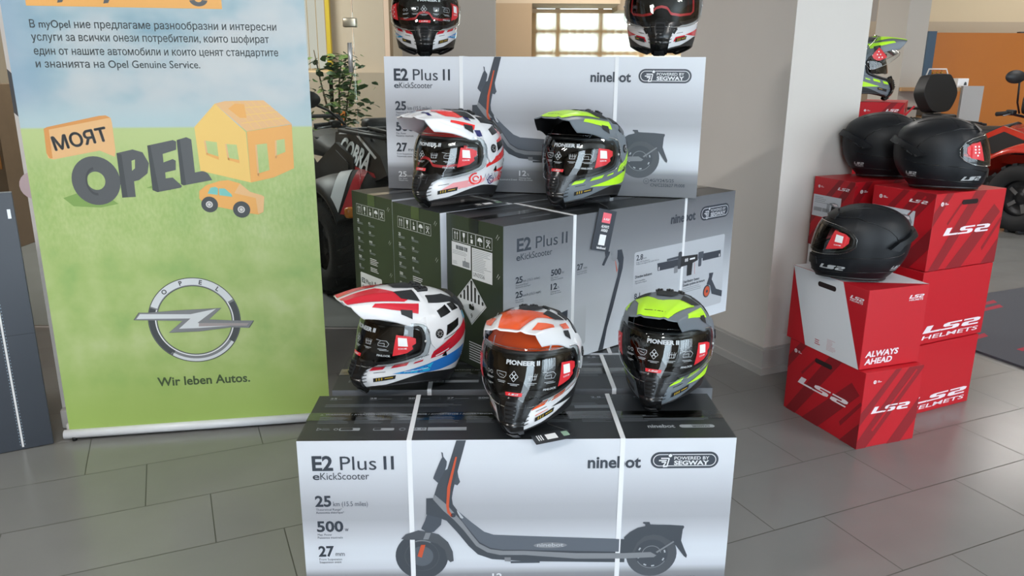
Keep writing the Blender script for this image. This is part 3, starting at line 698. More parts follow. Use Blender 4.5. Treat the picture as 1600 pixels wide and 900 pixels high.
for i in range(n): fs.append((2 * i, 2 * i + 2, 2 * i + 3, 2 * i + 1))
b.add(vs, fs, BM); b.add([(x, y + .0012, z) for x, y, z in vs], [tuple(reversed(f)) for f in fs], M_white)
b.add([(x0, 0, .03), (x0, 0, 2.03), (x0, .0012, 2.03), (x0, .0012, .03)], [(0, 1, 2, 3)], M_white)
b.add([(x1, 0, .03), (x1, 0, 2.03), (x1, .0012, 2.03), (x1, .0012, .03)], [(3, 2, 1, 0)], M_white)
S = Sheet(b, (0, 0, 0), (1, 0, 0), (0, 0, 1), lift=.0004).out((0, -1, 0))
T_ = mat('banner_text_grey', '#6a7274', 0.45); O_ = mat('banner_orange', '#eaae63', 0.45); O2 = mat('banner_orange_dark', '#d9995a', 0.45); O3 = mat('banner_yellow', '#edc774', 0.45); O4 = mat('banner_tan', '#e6b985', 0.45)
G_ = mat('banner_letter_grey', '#5d6063', 0.45); G2_ = mat('banner_letter_side', '#4c5053', 0.45); TQ = mat('banner_turquoise', '#7cc3bb', 0.45); SH = mat('banner_grass_shade', '#84a55c', 0.45)
S.rect(.0958, 1.572, .7153, 1.70, O_, 1)
for cx in (.212, .355): S.poly([(cx - .012, 1.605), (cx + .006, 1.605), (cx - .004, 1.585), (cx - .020, 1.583)], G_, 2)
S.raw(*ring(.640, 1.602, .012, .030, 190, 350, 16, .75), G_, 2)
for t_, xa, xb, z, cp in (('В myOpel ние предлагаме разнообразни и интересни', .0975, .8912, 1.5035, .0245), ('услуги за всички онези потребители, които шофират', .0968, .8629, 1.4618, .0245), ('един от нашите автомобили и които ценят стандартите', .098, .8914, 1.4170, .0245), ('и знанията на Opel Genuine Service.', .0981, .6247, 1.3750, .0245)):
    S.text(t_, xa, z, cp, T_, .008, x1=xb, d=1)
# speech sign
S.poly([(.0915, 1.1712), (.1019, 1.1768), (.2739, 1.214), (.2958, 1.2156), (.3111, 1.207), (.3133, 1.1897), (.3132, 1.0909), (.3081, 1.0722), (.2613, 1.0945), (.1075, 1.0657), (.092, 1.0705), (.0881, 1.088)], O4, 1)
S.poly([(.0915, 1.1712), (.1019, 1.1768), (.1071, 1.1683), (.1055, 1.0704), (.0972, 1.0693), (.0881, 1.088)], O2, 2)
S.poly([(.1019, 1.1768), (.2739, 1.214), (.2958, 1.2156), (.309, 1.2075), (.1071, 1.1683)], O2, 2)
S.text('МОЯТ', .119, 1.0965, .0445, G_, .03, d=1, x1=.299, rot=math.radians(10.7), k=3)
# big letters
S.poly([(.12, .93), (.15, .90), (.24, .893), (.30, .905), (.27, .93), (.18, .95)], SH, 1); S.poly([(.40, .96), (.48, .95), (.52, .975), (.46, .985)], SH, 1)
S.raw(*ring(.2362, .989, .030, .080, n=40, k=1.08), G_, 2); S.raw(*ring(.2350, .987, .0275, .0335, 95, 275, 20, 1.5), G2_, 3)
S.poly([(.3152, 1.085), (.3694, 1.0973), (.4017, 1.0869), (.4186, 1.0481), (.41, 1.0124), (.3791, .9889), (.3617, .9845), (.3608, .9289), (.3154, .9269)], G_, 2)
S.poly([(.3152, 1.085), (.331, 1.08), (.334, .928), (.3154, .9269)], G2_, 3); S.poly([(.3619, 1.0578), (.3736, 1.0618), (.37, 1.031), (.3594, 1.0222)], BM, 3)
S.poly([(.42, 1.1102), (.5075, 1.1287), (.5182, 1.1239), (.5151, 1.0943), (.4683, 1.0801), (.4679, 1.0503), (.5003, 1.0618), (.5099, 1.0557), (.5065, 1.0227), (.4697, 1.0143), (.4691, .9933), (.4933, .9958), (.5216, .9649), (.5181, .9589), (.4364, .9442), (.4201, .9519)], G_, 2)
S.poly([(.42, 1.1102), (.43, 1.112), (.442, .9455), (.4364, .9442), (.4201, .9519)], G2_, 3)
S.poly([(.5204, 1.1286), (.5537, 1.1383), (.57, 1.1304), (.5707, 1.0126), (.6018, 1.0181), (.6153, 1.0076), (.6276, .9842), (.5275, .9667), (.5194, .9711)], G_, 2)
S.poly([(.5204, 1.1286), (.531, 1.131), (.5360, .9690), (.5275, .9667), (.5194, .9711)], G2_, 3)
# toy house
S.poly([(.5845, 1.1733), (.6616, 1.2547), (.7589, 1.1542), (.7614, .9724), (.5903, 1.0183)], O3, 2); S.poly([(.762, 1.156), (.9208, 1.1811), (.9182, 1.022), (.8429, .9893), (.7614, .9724)], O_, 2)
S.poly([(.6616, 1.2547), (.6965, 1.2633), (.8288, 1.266), (.921, 1.1828), (.7621, 1.1572)], O4, 3)
for i in range(1, 6):
    t = i / 6; a = (.6965 + (.8288 - .6965) * t, 1.2633); c = (.7621 + (.921 - .7621) * t, 1.1572 + .0256 * t); S.poly([a, (a[0] + .002, a[1]), (c[0] + .002, c[1]), c], O3, 4)
for i in range(1, 4):
    t = i / 4; a = (.70 + .062 * t, 1.262 - .104 * t); c = (.8288 + .092 * t, 1.266 - .083 * t); S.poly([a, c, (c[0], c[1] + .0025), (a[0], a[1] + .0025)], O3, 4)
S.poly([(.73, 1.2545), (.7614, 1.2527), (.766, 1.2046), (.7429, 1.2047), (.7056, 1.2371)], O_, 5)
for w_ in ([(.6123, 1.1259), (.6558, 1.1195), (.6575, 1.0565), (.616, 1.0751)], [(.6829, 1.1132), (.7232, 1.1098), (.728, 1.0433), (.6882, 1.0561)], [(.7873, 1.109), (.8287, 1.1134), (.831, 1.005), (.787, .9965)], [(.8577, 1.1233), (.8918, 1.129), (.8917, 1.0702), (.8541, 1.0597)]):
    S.poly(w_, BM, 3)
    (a, b0), (c, d0), (e0, f0), (g0, h0) = w_; S.poly([(g0, h0), (e0, f0), (e0, f0 + .012), (g0, h0 + .008)], O_, 4); S.poly([(a, b0), (a + .006, b0), (g0 + .006, h0), (g0, h0)], O4, 4)
# toy car
S.poly([(.5791, .9454), (.6055, .9663), (.6535, .9806), (.6829, .9831), (.7229, .9701), (.7557, .9385), (.7962, .9252), (.8047, .9187), (.7973, .8624), (.7786, .8535), (.7549, .8572), (.6388, .8853), (.5932, .8989), (.5764, .9178)], O_, 3)
S.poly([(.7557, .9385), (.7962, .9252), (.8047, .9187), (.7973, .8624), (.778, .8560), (.774, .915), (.70, .935), (.7229, .9701)], O4, 4)
S.poly([(.6072, .9356), (.6192, .9568), (.6369, .9595), (.6451, .9532), (.6418, .9299)], TQ, 5); S.poly([(.6475, .9285), (.648, .9531), (.6685, .9527), (.69, .9306), (.6921, .9213)], TQ, 5)
for cx, cy, r in ((.6104, .8953, .0290), (.7206, .8739, .0305)):
    S.poly(circ(cx, cy, r, 26), G2_, 5); S.poly(circ(cx - .001, cy, r * .42, 18), mat('banner_hub', '#d8d5d2', .45), 6); S.raw(*ring(cx - .001, cy, r * .20, r * .27, n=16), G_, 7)
# silver ring emblem with the bolt
E1 = mat('emblem_mid', '#85888c', .35); E2 = mat('emblem_light', '#d9dee2', .35); E3 = mat('emblem_dark', '#4f5357', .35); E4 = mat('emblem_white', '#eef1f3', .35)
cx, cy, R = .5150, .4545, .1655
def sq(p): return (cx + (p[0] - cx), cy + (p[1] - cy) * 1.012)
S.raw(*ring(cx, cy, .1345, R, n=72, k=1.01), E1, 1); S.raw(*ring(cx, cy, .138, .163, 28, 158, 40, 1.01), E2, 2)
S.raw(*ring(cx, cy, .140, .163, 160, 235, 30, 1.01), E3, 2); S.raw(*ring(cx, cy, .140, .163, 325, 385, 30, 1.01), E3, 2); S.raw(*ring(cx, cy, .152, .163, 232, 325, 30, 1.01), E2, 2); S.raw(*ring(cx, cy, .1375, .1415, 160, 388, 50, 1.01), E4, 3)
S.raw(*ring(cx, cy, .1640, .1662, n=72, k=1.01), E3, 3); S.raw(*ring(cx, cy, .1330, .1350, n=72, k=1.01), E3, 3)
for ch, a in (('O', 130), ('P', 104), ('E', 77), ('L', 52)):
    q = math.radians(a); S.text(ch, cx + .1435 * math.cos(q), cy + .1435 * math.sin(q), .0165, E3, .03, d=1, rot=q - PI / 2, k=4, align='c', x1=None)
bolt = [(.3013, .4667), (.3221, .4946), (.3543, .493), (.4579, .4967), (.6139, .4985), (.5661, .4556), (.6533, .447), (.7273, .4431), (.7081, .4148), (.6406, .4202), (.5257, .4104), (.4184, .4107), (.4713, .4549), (.3709, .4619)]
def grow(p, k): return [(cx + (x - cx) * k, cy + (y - cy) * k) for x, y in p]
S.poly(grow(bolt, 1.012), E3, 4); S.poly(bolt, E1, 5)
S.poly([(.3093, .4707), (.3239, .489), (.5019, .4799), (.5957, .4966), (.524, .4447), (.529, .4433), (.7097, .4337), (.701, .4238), (.6464, .4268), (.527, .4235), (.4555, .4246), (.5002, .463)], E2, 6)
S.poly([(.529, .4433), (.7097, .4337), (.701, .4238), (.6464, .4268), (.527, .4300)], mat('emblem_warm', '#a89f9f', .35), 7)
S.text('Wir leben Autos.', .3545, .1965, .0345, mat('banner_dark_green_text', '#45573a', .45), .022, d=1, x1=.6950, rot=math.radians(-.6))
b.build('banner_sheet', bn)
b = MB(); b.tube([(.0, -.004, .024), (1.008, -.004, .024)], .0175, mat('rail_white', '#dfe2e8', .3), 14); b.build('bottom_rail', bn)
b = MB(); b.bbox((.0, .012, .012), (1.005, .085, .06), .01, mat('cassette_white', '#d6d3cf', .4)); b.build('cassette', bn)
b = MB(); b.tube([(-.0 + .02, .08, .05), (.5, .08, 2.0)][:1] + [(.02, .08, .051)], .003, M_alu); b = MB(); b.tube([(.5, .05, .06), (.5, .012, 2.03)], .007, M_alu); b.build('support_pole', bn)
for x in (.036, .96):
    b = MB(); b.tube([(x, -.012, .0015), (x, -.012, .016)], .009, M_black, 10); b.build('foot', bn)
b = MB(); b.tube([(x0, .0, 2.035), (x1, .0, 2.035)], .009, M_alu, 12); b.build('top_rail', bn)

# second roll-up banner, mostly covered by the first
b2 = thing('rollup_banner', 'white roll-up banner just showing along the left edge behind the grassy banner', 'banner', BL + Vector((-.035, .115, 0)), A_BN)
b = MB(); W2 = mat('banner_white_print', '#cfcac6', .5)
b.box((-.028, 0, .03), (.80, .0014, 2.0), W2)
S = Sheet(b, (0, 0, 0), (1, 0, 0), (0, 0, 1), lift=.0005).out((0, -1, 0)); S.poly([(-.028, 1.37), (.06, 1.27), (.06, 1.12), (-.028, 1.22)], mat('banner_dark_patch', '#4a4c50', .5)); S.poly(circ(.0, .96, .05, 20), mat('banner_pink_patch', '#c3aeb2', .5))
b.build('banner_sheet', b2)
b = MB(); b.bbox((-.03, -.03, .003), (.82, .05, .085), .01, mat('cassette_beige', '#c9c4bf', .45)); b.build('cassette', b2)
b = MB(); b.tube([(.4, .03, .08), (.4, .004, 2.0)], .007, M_alu); b.build('support_pole', b2)

# dark grey panel at the left edge
dp = thing('display_panel', 'dark grey display panel with a dotted white strip at the left edge', 'panel', Vector((-1.735, 2.679, 0)), math.radians(29.4))
PD = mat('panel_anthracite', '#464b54', .45, vary=.06, vscale=5)
b = MB(); b.bbox((-1.1, 0, .002), (0, .032, .958), .0015, PD)
b.box((-1.1, -.0006, .4450), (0, .001, .4462), M_black); b.build('panel_board', dp)
b = MB(); b.box((-.1010, -.0015, .012), (-.0945, .0012, .62), M_white)
for i in range(48):
    z = .02 + i * .0123
    for dx in (-.105, -.0905): b.box((dx - .001, -.0012, z), (dx + .001, .001, z + .004), mat('strip_dot', '#9db3c4', .5))
b.build('perforated_strip', dp)
b = MB(); b.box((-.022, -.0035, .868), (-.012, .001, .90), M_alu); b.build('latch', dp)
# ------------------------------------------------------------------ red helmet cartons
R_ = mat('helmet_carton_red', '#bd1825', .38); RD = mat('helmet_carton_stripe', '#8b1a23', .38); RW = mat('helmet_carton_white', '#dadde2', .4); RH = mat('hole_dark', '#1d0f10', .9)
RT = mat('helmet_carton_text', '#eadfe4', .4); RP = mat('helmet_carton_paper', '#cdd2da', .5); RQ = mat('helmet_carton_grey_print', '#8d9097', .5); RK = mat('helmet_carton_redprint', '#b8616b', .5)
def emblem(S, x, y, r, m):
    S.poly(circ(x, y, r, 16), m, 2)
    S.raw(*ring(x, y, r * .3, r * .45, n=12), RD, 3)
    S.rect(x + r * 1.7, y - r * .5, x + r * 3.0, y - r * .2, m, 2); S.rect(x + r * 1.7, y + r * .1, x + r * 4.2, y + r * .4, m, 2)
def stripes_long(S, w, h):
    for p in ([(.0132, h), (.2284, 0), (.2976, 0), (.0716, h)], [(.1135, h), (.3566, .0594), (.4021, .0946), (.2083, h)], [(.318, .236), (.411, .117), (w, .124), (w, .1284), (.3265, .251)], [(.33, h), (w, .20), (w, h)], [(.083, .12), (.16, .03), (.168, .036), (.09, .128)], [(0, .13), (0, .075), (.06, 0), (.10, 0)]): S.poly([(min(a, w), b) for a, b in p], RD, 1)
def stripes_short(S, w, h):
    for p in ([(.0, .215), (.0, .162), (.1416, 0), (.17, 0)], [(0, .307 if h > .3 else h), (0, .275), (.205, 0), (w, 0), (w, .01), (.045, h)], [(.144, h), (w, .13), (w, .215), (.212, h)]): S.poly([(min(a, w), b) for a, b in p], RD, 1)
    S.poly([(.060, .236), (.240, .012), (.2470, .016), (.068, .243)], R_, 2)
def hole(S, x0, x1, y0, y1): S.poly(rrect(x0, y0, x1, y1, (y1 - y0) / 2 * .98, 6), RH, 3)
def paper(S, x0, y0, x1, y1):
    S.rect(x0, y0, x1, y1, RP, 2); W = x1 - x0; Hh = y1 - y0
    S.lines(x0 + .06 * W, x0 + .62 * W, y0 + .10 * Hh, y0 + .42 * Hh, 4, RQ, 3, fill=.25, ragged=.6)
    for a0, a1, b0, b1 in ((.06, .34, .58, .76), (.38, .62, .58, .76), (.52, .62, .34, .76)):
        x = x0 + a0 * W
        while x < x0 + a1 * W: S.rect(x, y0 + b0 * Hh, x + .0016, y0 + b1 * Hh, RQ, 3); x += .0029
    # little printed helmet
    cx, cy, r = x0 + .80 * W, y0 + .50 * Hh, .16 * W
    S.poly([(cx - r * 1.2, cy - r * .75), (cx - .2 * r, cy - r * .95), (cx + .6 * r, cy - r * .8), (cx + r, cy - r * .1), (cx + r * .9, cy + r * .7), (cx + r * .2, cy + r * .95), (cx - r * .6, cy + r * 1.2), (cx - r * .85, cy + r * .6), (cx - r * .7, cy - r * .3), (cx - r * 1.2, cy - r * .55)], RQ, 3)
    S.poly([(cx - r * .62, cy - r * .3), (cx + r * .25, cy - r * .15), (cx + r * .3, cy + r * .35), (cx - r * .75, cy + r * .65)], M_black, 4)
    S.poly([(cx - r * .7, cy - r * .72), (cx + .5 * r, cy - r * .72), (cx + .7 * r, cy - r * .4), (cx, cy - .35 * r)], RT, 4); S.text('7', x0 + .82 * W, y1 - .08 * Hh, .006, RQ, k=3)
def ls2_carton(label, loc, rz, l, w, h, left, right, top='red'):
    r = thing('helmet_carton', label, 'box', loc, rz, 'red helmet cartons in the stacks')
    b = MB(); b.bbox((0, 0, 0.0008), (l, w, h), .0012, R_, seg=1, smooth=False)
    SL = Sheet(b, (0, w, h), (0, -1, 0), (0, 0, -1)).out((-1, 0, 0)); SR = Sheet(b, (0, 0, h), (1, 0, 0), (0, 0, -1)).out((0, -1, 0)); ST = Sheet(b, (0, 0, h), (1, 0, 0), (0, 1, 0)).out((0, 0, 1))
    for S, d, ww in ((SL, left, w), (SR, right, l)):
        if d == 'long': stripes_long(S, ww, h); emblem(S, .040, .041, .0085, RT); S.ls2(.0700, .1685, .285, .030, RT); hole(S, .155, .250, .031, .050)
        if d == 'short': stripes_short(S, ww, h); emblem(S, .047, .0396, .0075, RT); S.ls2(.0470, .1685, .190, .0265, RT)
        if d == 'paper':
            k_ = ww / .287; stripes_short(S, ww, h); emblem(S, .040 * k_, .0406, .0080 * k_, RT); S.ls2(.172 * k_, .0440, .085 * k_, .0125, RT)
            for i in range(3): S.rect(.035 + i * .016, h - .033, .045 + i * .016, h - .02, RD, 2)
        if d == 'white': S.rect(.0006, .0006, ww - .0006, h - .0006, RW, 1)
        if d == 'bag':
            S.poly([(.0006, .0006), (.2788, .0006), (.4054 * ww / .409, h - .0006), (.114, h - .0006)], RW, 1); hole(S, .149, .248, .029, .049)
            S.ls2(.3205, .0515, .072, .0135, RT); S.text('HELMETS', .322, .060, .0062, RT, .02, x1=.386, k=2, shear=.3)
            S.lines(.166, .196, .262, .286, 3, RK, 2, fill=.5, ragged=.4); S.lines(.232, .285, .243, .290, 9, RK, 2, fill=.2, ragged=.5)
        if d == 'ahead':
            S.ls2(.1900, .0480, .074, .0135, RT); S.text('HELMETS', .192, .0570, .0060, RT, .02, x1=.258, k=2, shear=.3)
            S.text('ALWAYS', .0190, .2590, .0215, RT, .035, x1=.1730, k=2, shear=.18); S.text('AHEAD', .0190, .2880, .0215, RT, .035, x1=.1480, k=2, shear=.18)
        if d == 'big': S.ls2(.042, h - .0465, .36, .0300, RT, .6); S.text('HELMETS', .042, h - .0200, .0165, RT, .012, x1=.385, k=2, shear=.45)
    if top == 'bag': ST.poly([(.0006, w - .2788), (l - .0006, .0006), (l - .0006, w - .0006), (.0006, w - .0006)], RW, 1)
    else:
        S = ST; S.rect(.0, w / 2 - .0006, l, w / 2 + .0006, RD, 1)
    b.build('carton_body', r)
    if 'paper' in (left, right):
        p = MB(); S = Sheet(p, (0, w, h), (0, -1, 0), (0, 0, -1)).out((-1, 0, 0)); k = w / .287; paper(S, .0065 * k, .0780, .207 * k, .1740); p.build('paper_label', r, label='white paper label with a small printed helmet')
    return r
hC = .307; gp_ = .0015
z1, z2, z3 = hC + gp_, 2 * (hC + gp_), 3 * (hC + gp_)
uC, vC = yaw(.448)
ls2_carton('red striped helmet carton on the floor at the front, under the white-fronted one', (1.303, 2.668, 0), .346, .277, .418, hC, 'long', 'short')
ls2_carton('red and white helmet carton reading ALWAYS AHEAD, under a black helmet', (1.289, 2.697, z1), .344, .282, .409, hC, 'bag', 'ahead', 'bag')
ls2_carton('plain red helmet carton on the floor, lowest of the rear right stack', (1.602, 2.944, 0), .448, .42, .287, hC, '', 'big')
ls2_carton('plain red helmet carton in the middle of the rear right stack', (1.620, 2.960, z1), .448, .42, .287, hC, '', 'big')
ls2_carton('red striped helmet carton on top of the rear right stack, under the right black helmet', (1.626, 2.967, z2), .448, .42, .287, hC, 'paper', 'long')
D0 = Vector((1.453, 3.284, 0))
ls2_carton('red helmet carton on the floor against the white column, hidden behind the front stack', D0, .41, .42, .23, hC, '', '')
ls2_carton('white-sided helmet carton showing narrowly beside the white column behind the black helmet', D0 + Vector((0, 0, z1)), .41, .42, .23, hC, 'white', 'ahead')
ls2_carton('red helmet carton with white paper label, right beside the white column', D0 + Vector((-.004, 0, z2)), .41, .42, .23, hC, 'paper', 'long')
E0 = Vector((1.889, 3.852, 0))
for i, l_ in enumerate(('red helmet carton on the floor, hidden at the back of the stacks', 'second red helmet carton up, hidden at the back of the stacks', 'third red helmet carton up, hidden at the back of the stacks', 'red helmet carton highest at the back, under the grey and yellow open helmet')):
    ls2_carton(l_, E0 + Vector((0, 0, i * (hC + gp_))), .0 + math.radians(62), .42, .20, hC, 'paper', 'long')
# ------------------------------------------------------------------ helmets
def interp(zs, vs, z):
    if z <= zs[0]: return vs[0]
    if z >= zs[-1]: return vs[-1]
    for i in range(len(zs) - 1):
        if z <= zs[i + 1]:
            t = (z - zs[i]) / (zs[i + 1] - zs[i])
            a = vs[max(i - 1, 0)]; b = vs[i]; c = vs[i + 1]; d = vs[min(i + 2, len(vs) - 1)]
            h = zs[i + 1] - zs[i]
            m0 = (c - a) / (zs[i + 1] - zs[max(i - 1, 0)]) * h if i > 0 else (c - b)
            m1 = (d - b) / (zs[min(i + 2, len(zs) - 1)] - zs[i]) * h if i < len(zs) - 2 else (c - b)
            return (2 * t ** 3 - 3 * t * t + 1) * b + (t ** 3 - 2 * t * t + t) * m0 + (-2 * t ** 3 + 3 * t * t) * c + (t ** 3 - t * t) * m1
class Form:
    """outer surface of a helmet: angle (0 front, 90 left ear, 180 back) and height"""
    def __init__(s, zs, xf, xb, w, nf, nb, zb, top):
        s.zs, s.xf, s.xb, s.w, s.nf, s.nb, s.zb, s.top = zs, xf, xb, w, nf, nb, zb, top
        s.gap = lambda th: None
    def dims(s, z): return (max(interp(s.zs, v, z), 1e-4) for v in (s.xf, s.xb, s.w))
    def P0(s, th, z):
        xf, xb, w = s.dims(z); c, q = math.cos(math.radians(th)), math.sin(math.radians(th))
        n = interp(s.zs, s.nf, z) if c > 0 else s.nb
        # blend the power at the ears so that front and back meet smoothly
        X = (xf if c > 0 else -xb) * abs(c) ** (2 / n); nn = n
        Y = w * (1 if q >= 0 else -1) * abs(q) ** (2 / nn)
        return Vector((X, Y, z))
    def N(s, th, z):
        d = 1.0; e = .002
        a = s.P0(th + d, z) - s.P0(th - d, z); b = s.P0(th, min(z + e, s.top - 1e-4)) - s.P0(th, z - e)
        n = a.cross(b)
        return n.normalized() if n.length > 1e-12 else Vector((0, 0, 1))
    def P(s, th, z, off=0.0):
        p = s.P0(th, z)
        return p if off == 0 else p + s.N(th, z) * off
    def front(s, y, z, off=0.0):
        """point on the front half from (y, z)"""
        xf, xb, w = s.dims(z); n = interp(s.zs, s.nf, z)
        t = min(abs(y) / w, .999); x = xf * (1 - t ** n) ** (1 / n)
        th = math.degrees(math.atan2(t ** (n / 2), (x / xf) ** (n / 2))) * (1 if y >= 0 else -1)
        return s.P(th, z, off)
    def topz(s, x, y):
        lo, hi = .12, s.top
        for _ in range(30):
            m = (lo + hi) / 2; xf, xb, w = s.dims(m); n = interp(s.zs, s.nf, m) if x > 0 else s.nb
            if (abs(x) / (xf if x > 0 else xb)) ** n + (abs(y) / w) ** n < 1: lo = m
            else: hi = m
        return lo
ADV = Form([0, .02, .045, .075, .105, .135, .165, .190, .212, .232, .249, .261, .2660],
           [.158, .180, .190, .182, .168, .160, .152, .140, .122, .098, .069, .034, .0],
           [.106, .120, .136, .149, .157, .160, .157, .149, .136, .114, .082, .042, .0],
           [.102, .112, .120, .127, .131, .1335, .132, .126, .115, .097, .071, .036, .0],
           [1.55, 1.5, 1.5, 1.55, 1.75, 1.9, 1.98, 2, 2, 2, 2, 2, 2], 2.1,
           lambda t: 0.002 + .026 * max(0, math.sin(math.radians(min(abs(t), 150) * 1.2))) ** 1.2 + (.006 if abs(t) > 150 else 0), .2660)
ROAD = Form([0, .02, .045, .075, .105, .135, .165, .190, .212, .230, .246, .257, .2620],
            [.138, .158, .166, .166, .162, .157, .149, .138, .121, .099, .068, .032, .0],
            [.088, .108, .132, .151, .162, .166, .165, .158, .146, .124, .091, .046, .0],
            [.092, .107, .119, .128, .131, .132, .129, .122, .110, .093, .067, .033, .0],
            [1.8, 1.85, 1.85, 1.9, 2, 2, 2, 2, 2, 2, 2, 2, 2], 2.1,
            lambda t: 0.002 + .010 * max(0, math.sin(math.radians(abs(t)))), .2620)
# eye openings: (angle, lower z, upper z)
EYE_A = [(0, .098, .196), (8, .090, .196), (25, .087, .1955), (45, .094, .194), (62, .105, .191), (75, .116, .187), (79, .124, .181), (81, .142, .166)]
EYE_R = [(0, .096, .190), (20, .096, .189), (40, .099, .186), (55, .106, .179), (66, .116, .168), (71, .130, .154)]
VIS_A = [(0, .080, .203), (8, .076, .203), (25, .077, .2025), (45, .085, .201), (62, .096, .198), (78, .108, .193), (83, .115, .188), (86, .126, .180), (87, .145, .165)]
VIS_R = [(0, .090, .197), (20, .090, .196), (40, .093, .193), (56, .100, .187), (68, .112, .175), (75, .130, .154)]
def lohi(E, a):
    a = abs(a)
    if a >= E[-1][0]: return None
    for i in range(len(E) - 1):
        if a <= E[i + 1][0]:
            t = (a - E[i][0]) / (E[i + 1][0] - E[i][0]); return E[i][1] + t * (E[i + 1][1] - E[i][1]), E[i][2] + t * (E[i + 1][2] - E[i][2])
def shell(mb, F, E, m, off=0.0, n1=12, n2=18):
    mx = E[-1][0]; mid = (E[-1][1] + E[-1][2]) / 2
    cols = [-180 + i * 4 for i in range(91)]
    cols = sorted(set(c for c in cols if abs(abs(c) - mx) > 2.2) | {mx - .01, -mx + .01, mx + .01, -mx - .01, mx - 3, 3 - mx, 3, -3})
    nc = len(cols)
    for band in (0, 1):
        vs = []; n = n1 if band == 0 else n2
        for c in cols:
            lh = lohi(E, c); zl, zh = lh if lh else (mid, mid)
            for k in range(n + 1):
                t = k / n
                if band == 0: z = F.zb(c) + (zl - F.zb(c)) * t
                else: z = zh + (F.top - 1e-5 - zh) * (1 - (1 - t) ** 2)
                vs.append(F.P(c, z, off))
        fs = [(i * (n + 1) + k, (i + 1) * (n + 1) + k, (i + 1) * (n + 1) + k + 1, i * (n + 1) + k + 1) for i in range(nc - 1) for k in range(n)]
        mb.add(vs, fs, m, True)
def visor_sheet(mb, F, E, m, off, a0=None, a1=None, n=6, seg=2.5):
    mx = E[-1][0] - .02; a0 = -mx if a0 is None else a0; a1 = mx if a1 is None else a1
    k = int((a1 - a0) / seg); vs = []
    for i in range(k + 1):
        a = a0 + (a1 - a0) * i / k; zl, zh = lohi(E, a)
        for j in range(n + 1): vs.append(F.P(a, zl + (zh - zl) * j / n, off))
    mb.add(vs, [(i * (n + 1) + j, (i + 1) * (n + 1) + j, (i + 1) * (n + 1) + j + 1, i * (n + 1) + j + 1) for i in range(k) for j in range(n)], m, True)
def rim_pts(F, E, off, seg=3):
    mx = E[-1][0] - .02; k = int(2 * mx / seg); lo = []; hi = []
    for i in range(k + 1):
        a = -mx + 2 * mx * i / k; zl, zh = lohi(E, a); lo.append(F.P(a, zl, off)); hi.append(F.P(a, zh, off))
    return lo + hi[::-1] + [lo[0]]
def patch(mb, poly, fn, off, m, gx=4.0, gy=.012, skirt=0.0, smooth=True):
    """polygon laid on a curved form, cut finely enough to follow it; skirt gives it thickness"""
    bm = bmesh.new(); vs = [bm.verts.new((a, b, 0)) for a, b in poly]
    f = bm.faces.new(vs); bmesh.ops.triangulate(bm, faces=[f])
    xs = [p[0] for p in poly]; ys = [p[1] for p in poly]
    x = math.floor(min(xs) / gx) * gx + gx
    while x < max(xs):
        bmesh.ops.bisect_plane(bm, geom=bm.verts[:] + bm.edges[:] + bm.faces[:], plane_co=(x, 0, 0), plane_no=(1, 0, 0)); x += gx
    y = math.floor(min(ys) / gy) * gy + gy
    while y < max(ys):
        bmesh.ops.bisect_plane(bm, geom=bm.verts[:] + bm.edges[:] + bm.faces[:], plane_co=(0, y, 0), plane_no=(0, 1, 0)); y += gy
    bm.verts.index_update()
    P2 = [(v.co.x, v.co.y) for v in bm.verts]; fs = [[v.index for v in q.verts] for q in bm.faces]
    be = [(e.verts[0].index, e.verts[1].index) for e in bm.edges if len(e.link_faces) == 1]
    bm.free()
    V = [fn(a, b, off) for a, b in P2]
    # outward facing
    n0 = Vector((0, 0, 0)); c0 = Vector((0, 0, .13))
    for q in fs:
        a, b, c = V[q[0]], V[q[1]], V[q[2]]; n0 += (b - a).cross(c - a) * (1 if True else 1)
    cen = sum(V, Vector((0, 0, 0))) / len(V)
    if n0.dot(cen - c0) < 0: fs = [list(reversed(q)) for q in fs]
    mb.add(V, fs, m, smooth)
    if skirt:
        W = []
        ed = []
        for a, b in be:
            k = len(W); W += [fn(*P2[a], off), fn(*P2[b], off), fn(*P2[b], off - skirt), fn(*P2[a], off - skirt)]; ed.append((k, k + 1, k + 2, k + 3))
        mb.add(W, ed, m, False)
def mir(poly): return [(-a, b) for a, b in poly]
def both(mb, poly, fn, off, m, **k):
    patch(mb, poly, fn, off, m, **k); patch(mb, mir(poly), fn, off, m, **k)
def wrap_text(mb, F, t, a0, z0, cap, m, off, bold=0.0, a1=None, shear=0.0, flip=1, spacing=1.0):
    """lettering round the helmet; angles grow to the viewer's right from the front"""
    vs, fs = text2d(t, bold, spacing, 2); sy = cap / CAP; xs = [p[0] for p in vs]; mn, mx_ = min(xs), max(xs)
    k = (a1 - a0) / (mx_ - mn) if a1 is not None else sy / .0023
    sh = shear / .0023
    mb.add([F.P(a0 + (x - mn) * k + sh * y * sy, z0 + y * sy, off) for x, y in vs], fs, m)
def wrap_ls2(mb, F, a0, z0, da, h, m, off, shear=.5):
    s_ = shear * h / .0023
    for p in LS2: patch(mb, [(a0 + x * (da - s_) / 3.06 + s_ * y, z0 + y * h) for x, y in p], F.P, off, m, gx=3, gy=.01)

M_liner = mat('helmet_liner', '#17181a', .9); M_trim = mat('helmet_trim_black', '#1b1c1e', .45); M_gloss = mat('helmet_gloss_black', '#111214', .22)
M_mesh = mat('vent_mesh', '#232629', .6, bump=.5, bscale=500); M_vis = glass_mat('clear_visor', '#eef2f2', .005, .02); M_smoke = glass_mat('smoked_inner_visor', '#4a4d50', .02, .03)
M_red = mat('sticker_red', '#d42a33', .4); M_stw = mat('sticker_white', '#e9ecee', .5); M_ylw = mat('label_yellow', '#b79a2c', .5); M_screw = mat('screw_dark', '#2b2d30', .35, .4)
M_film = mat('sticker_print', '#b9bfc4', .6)

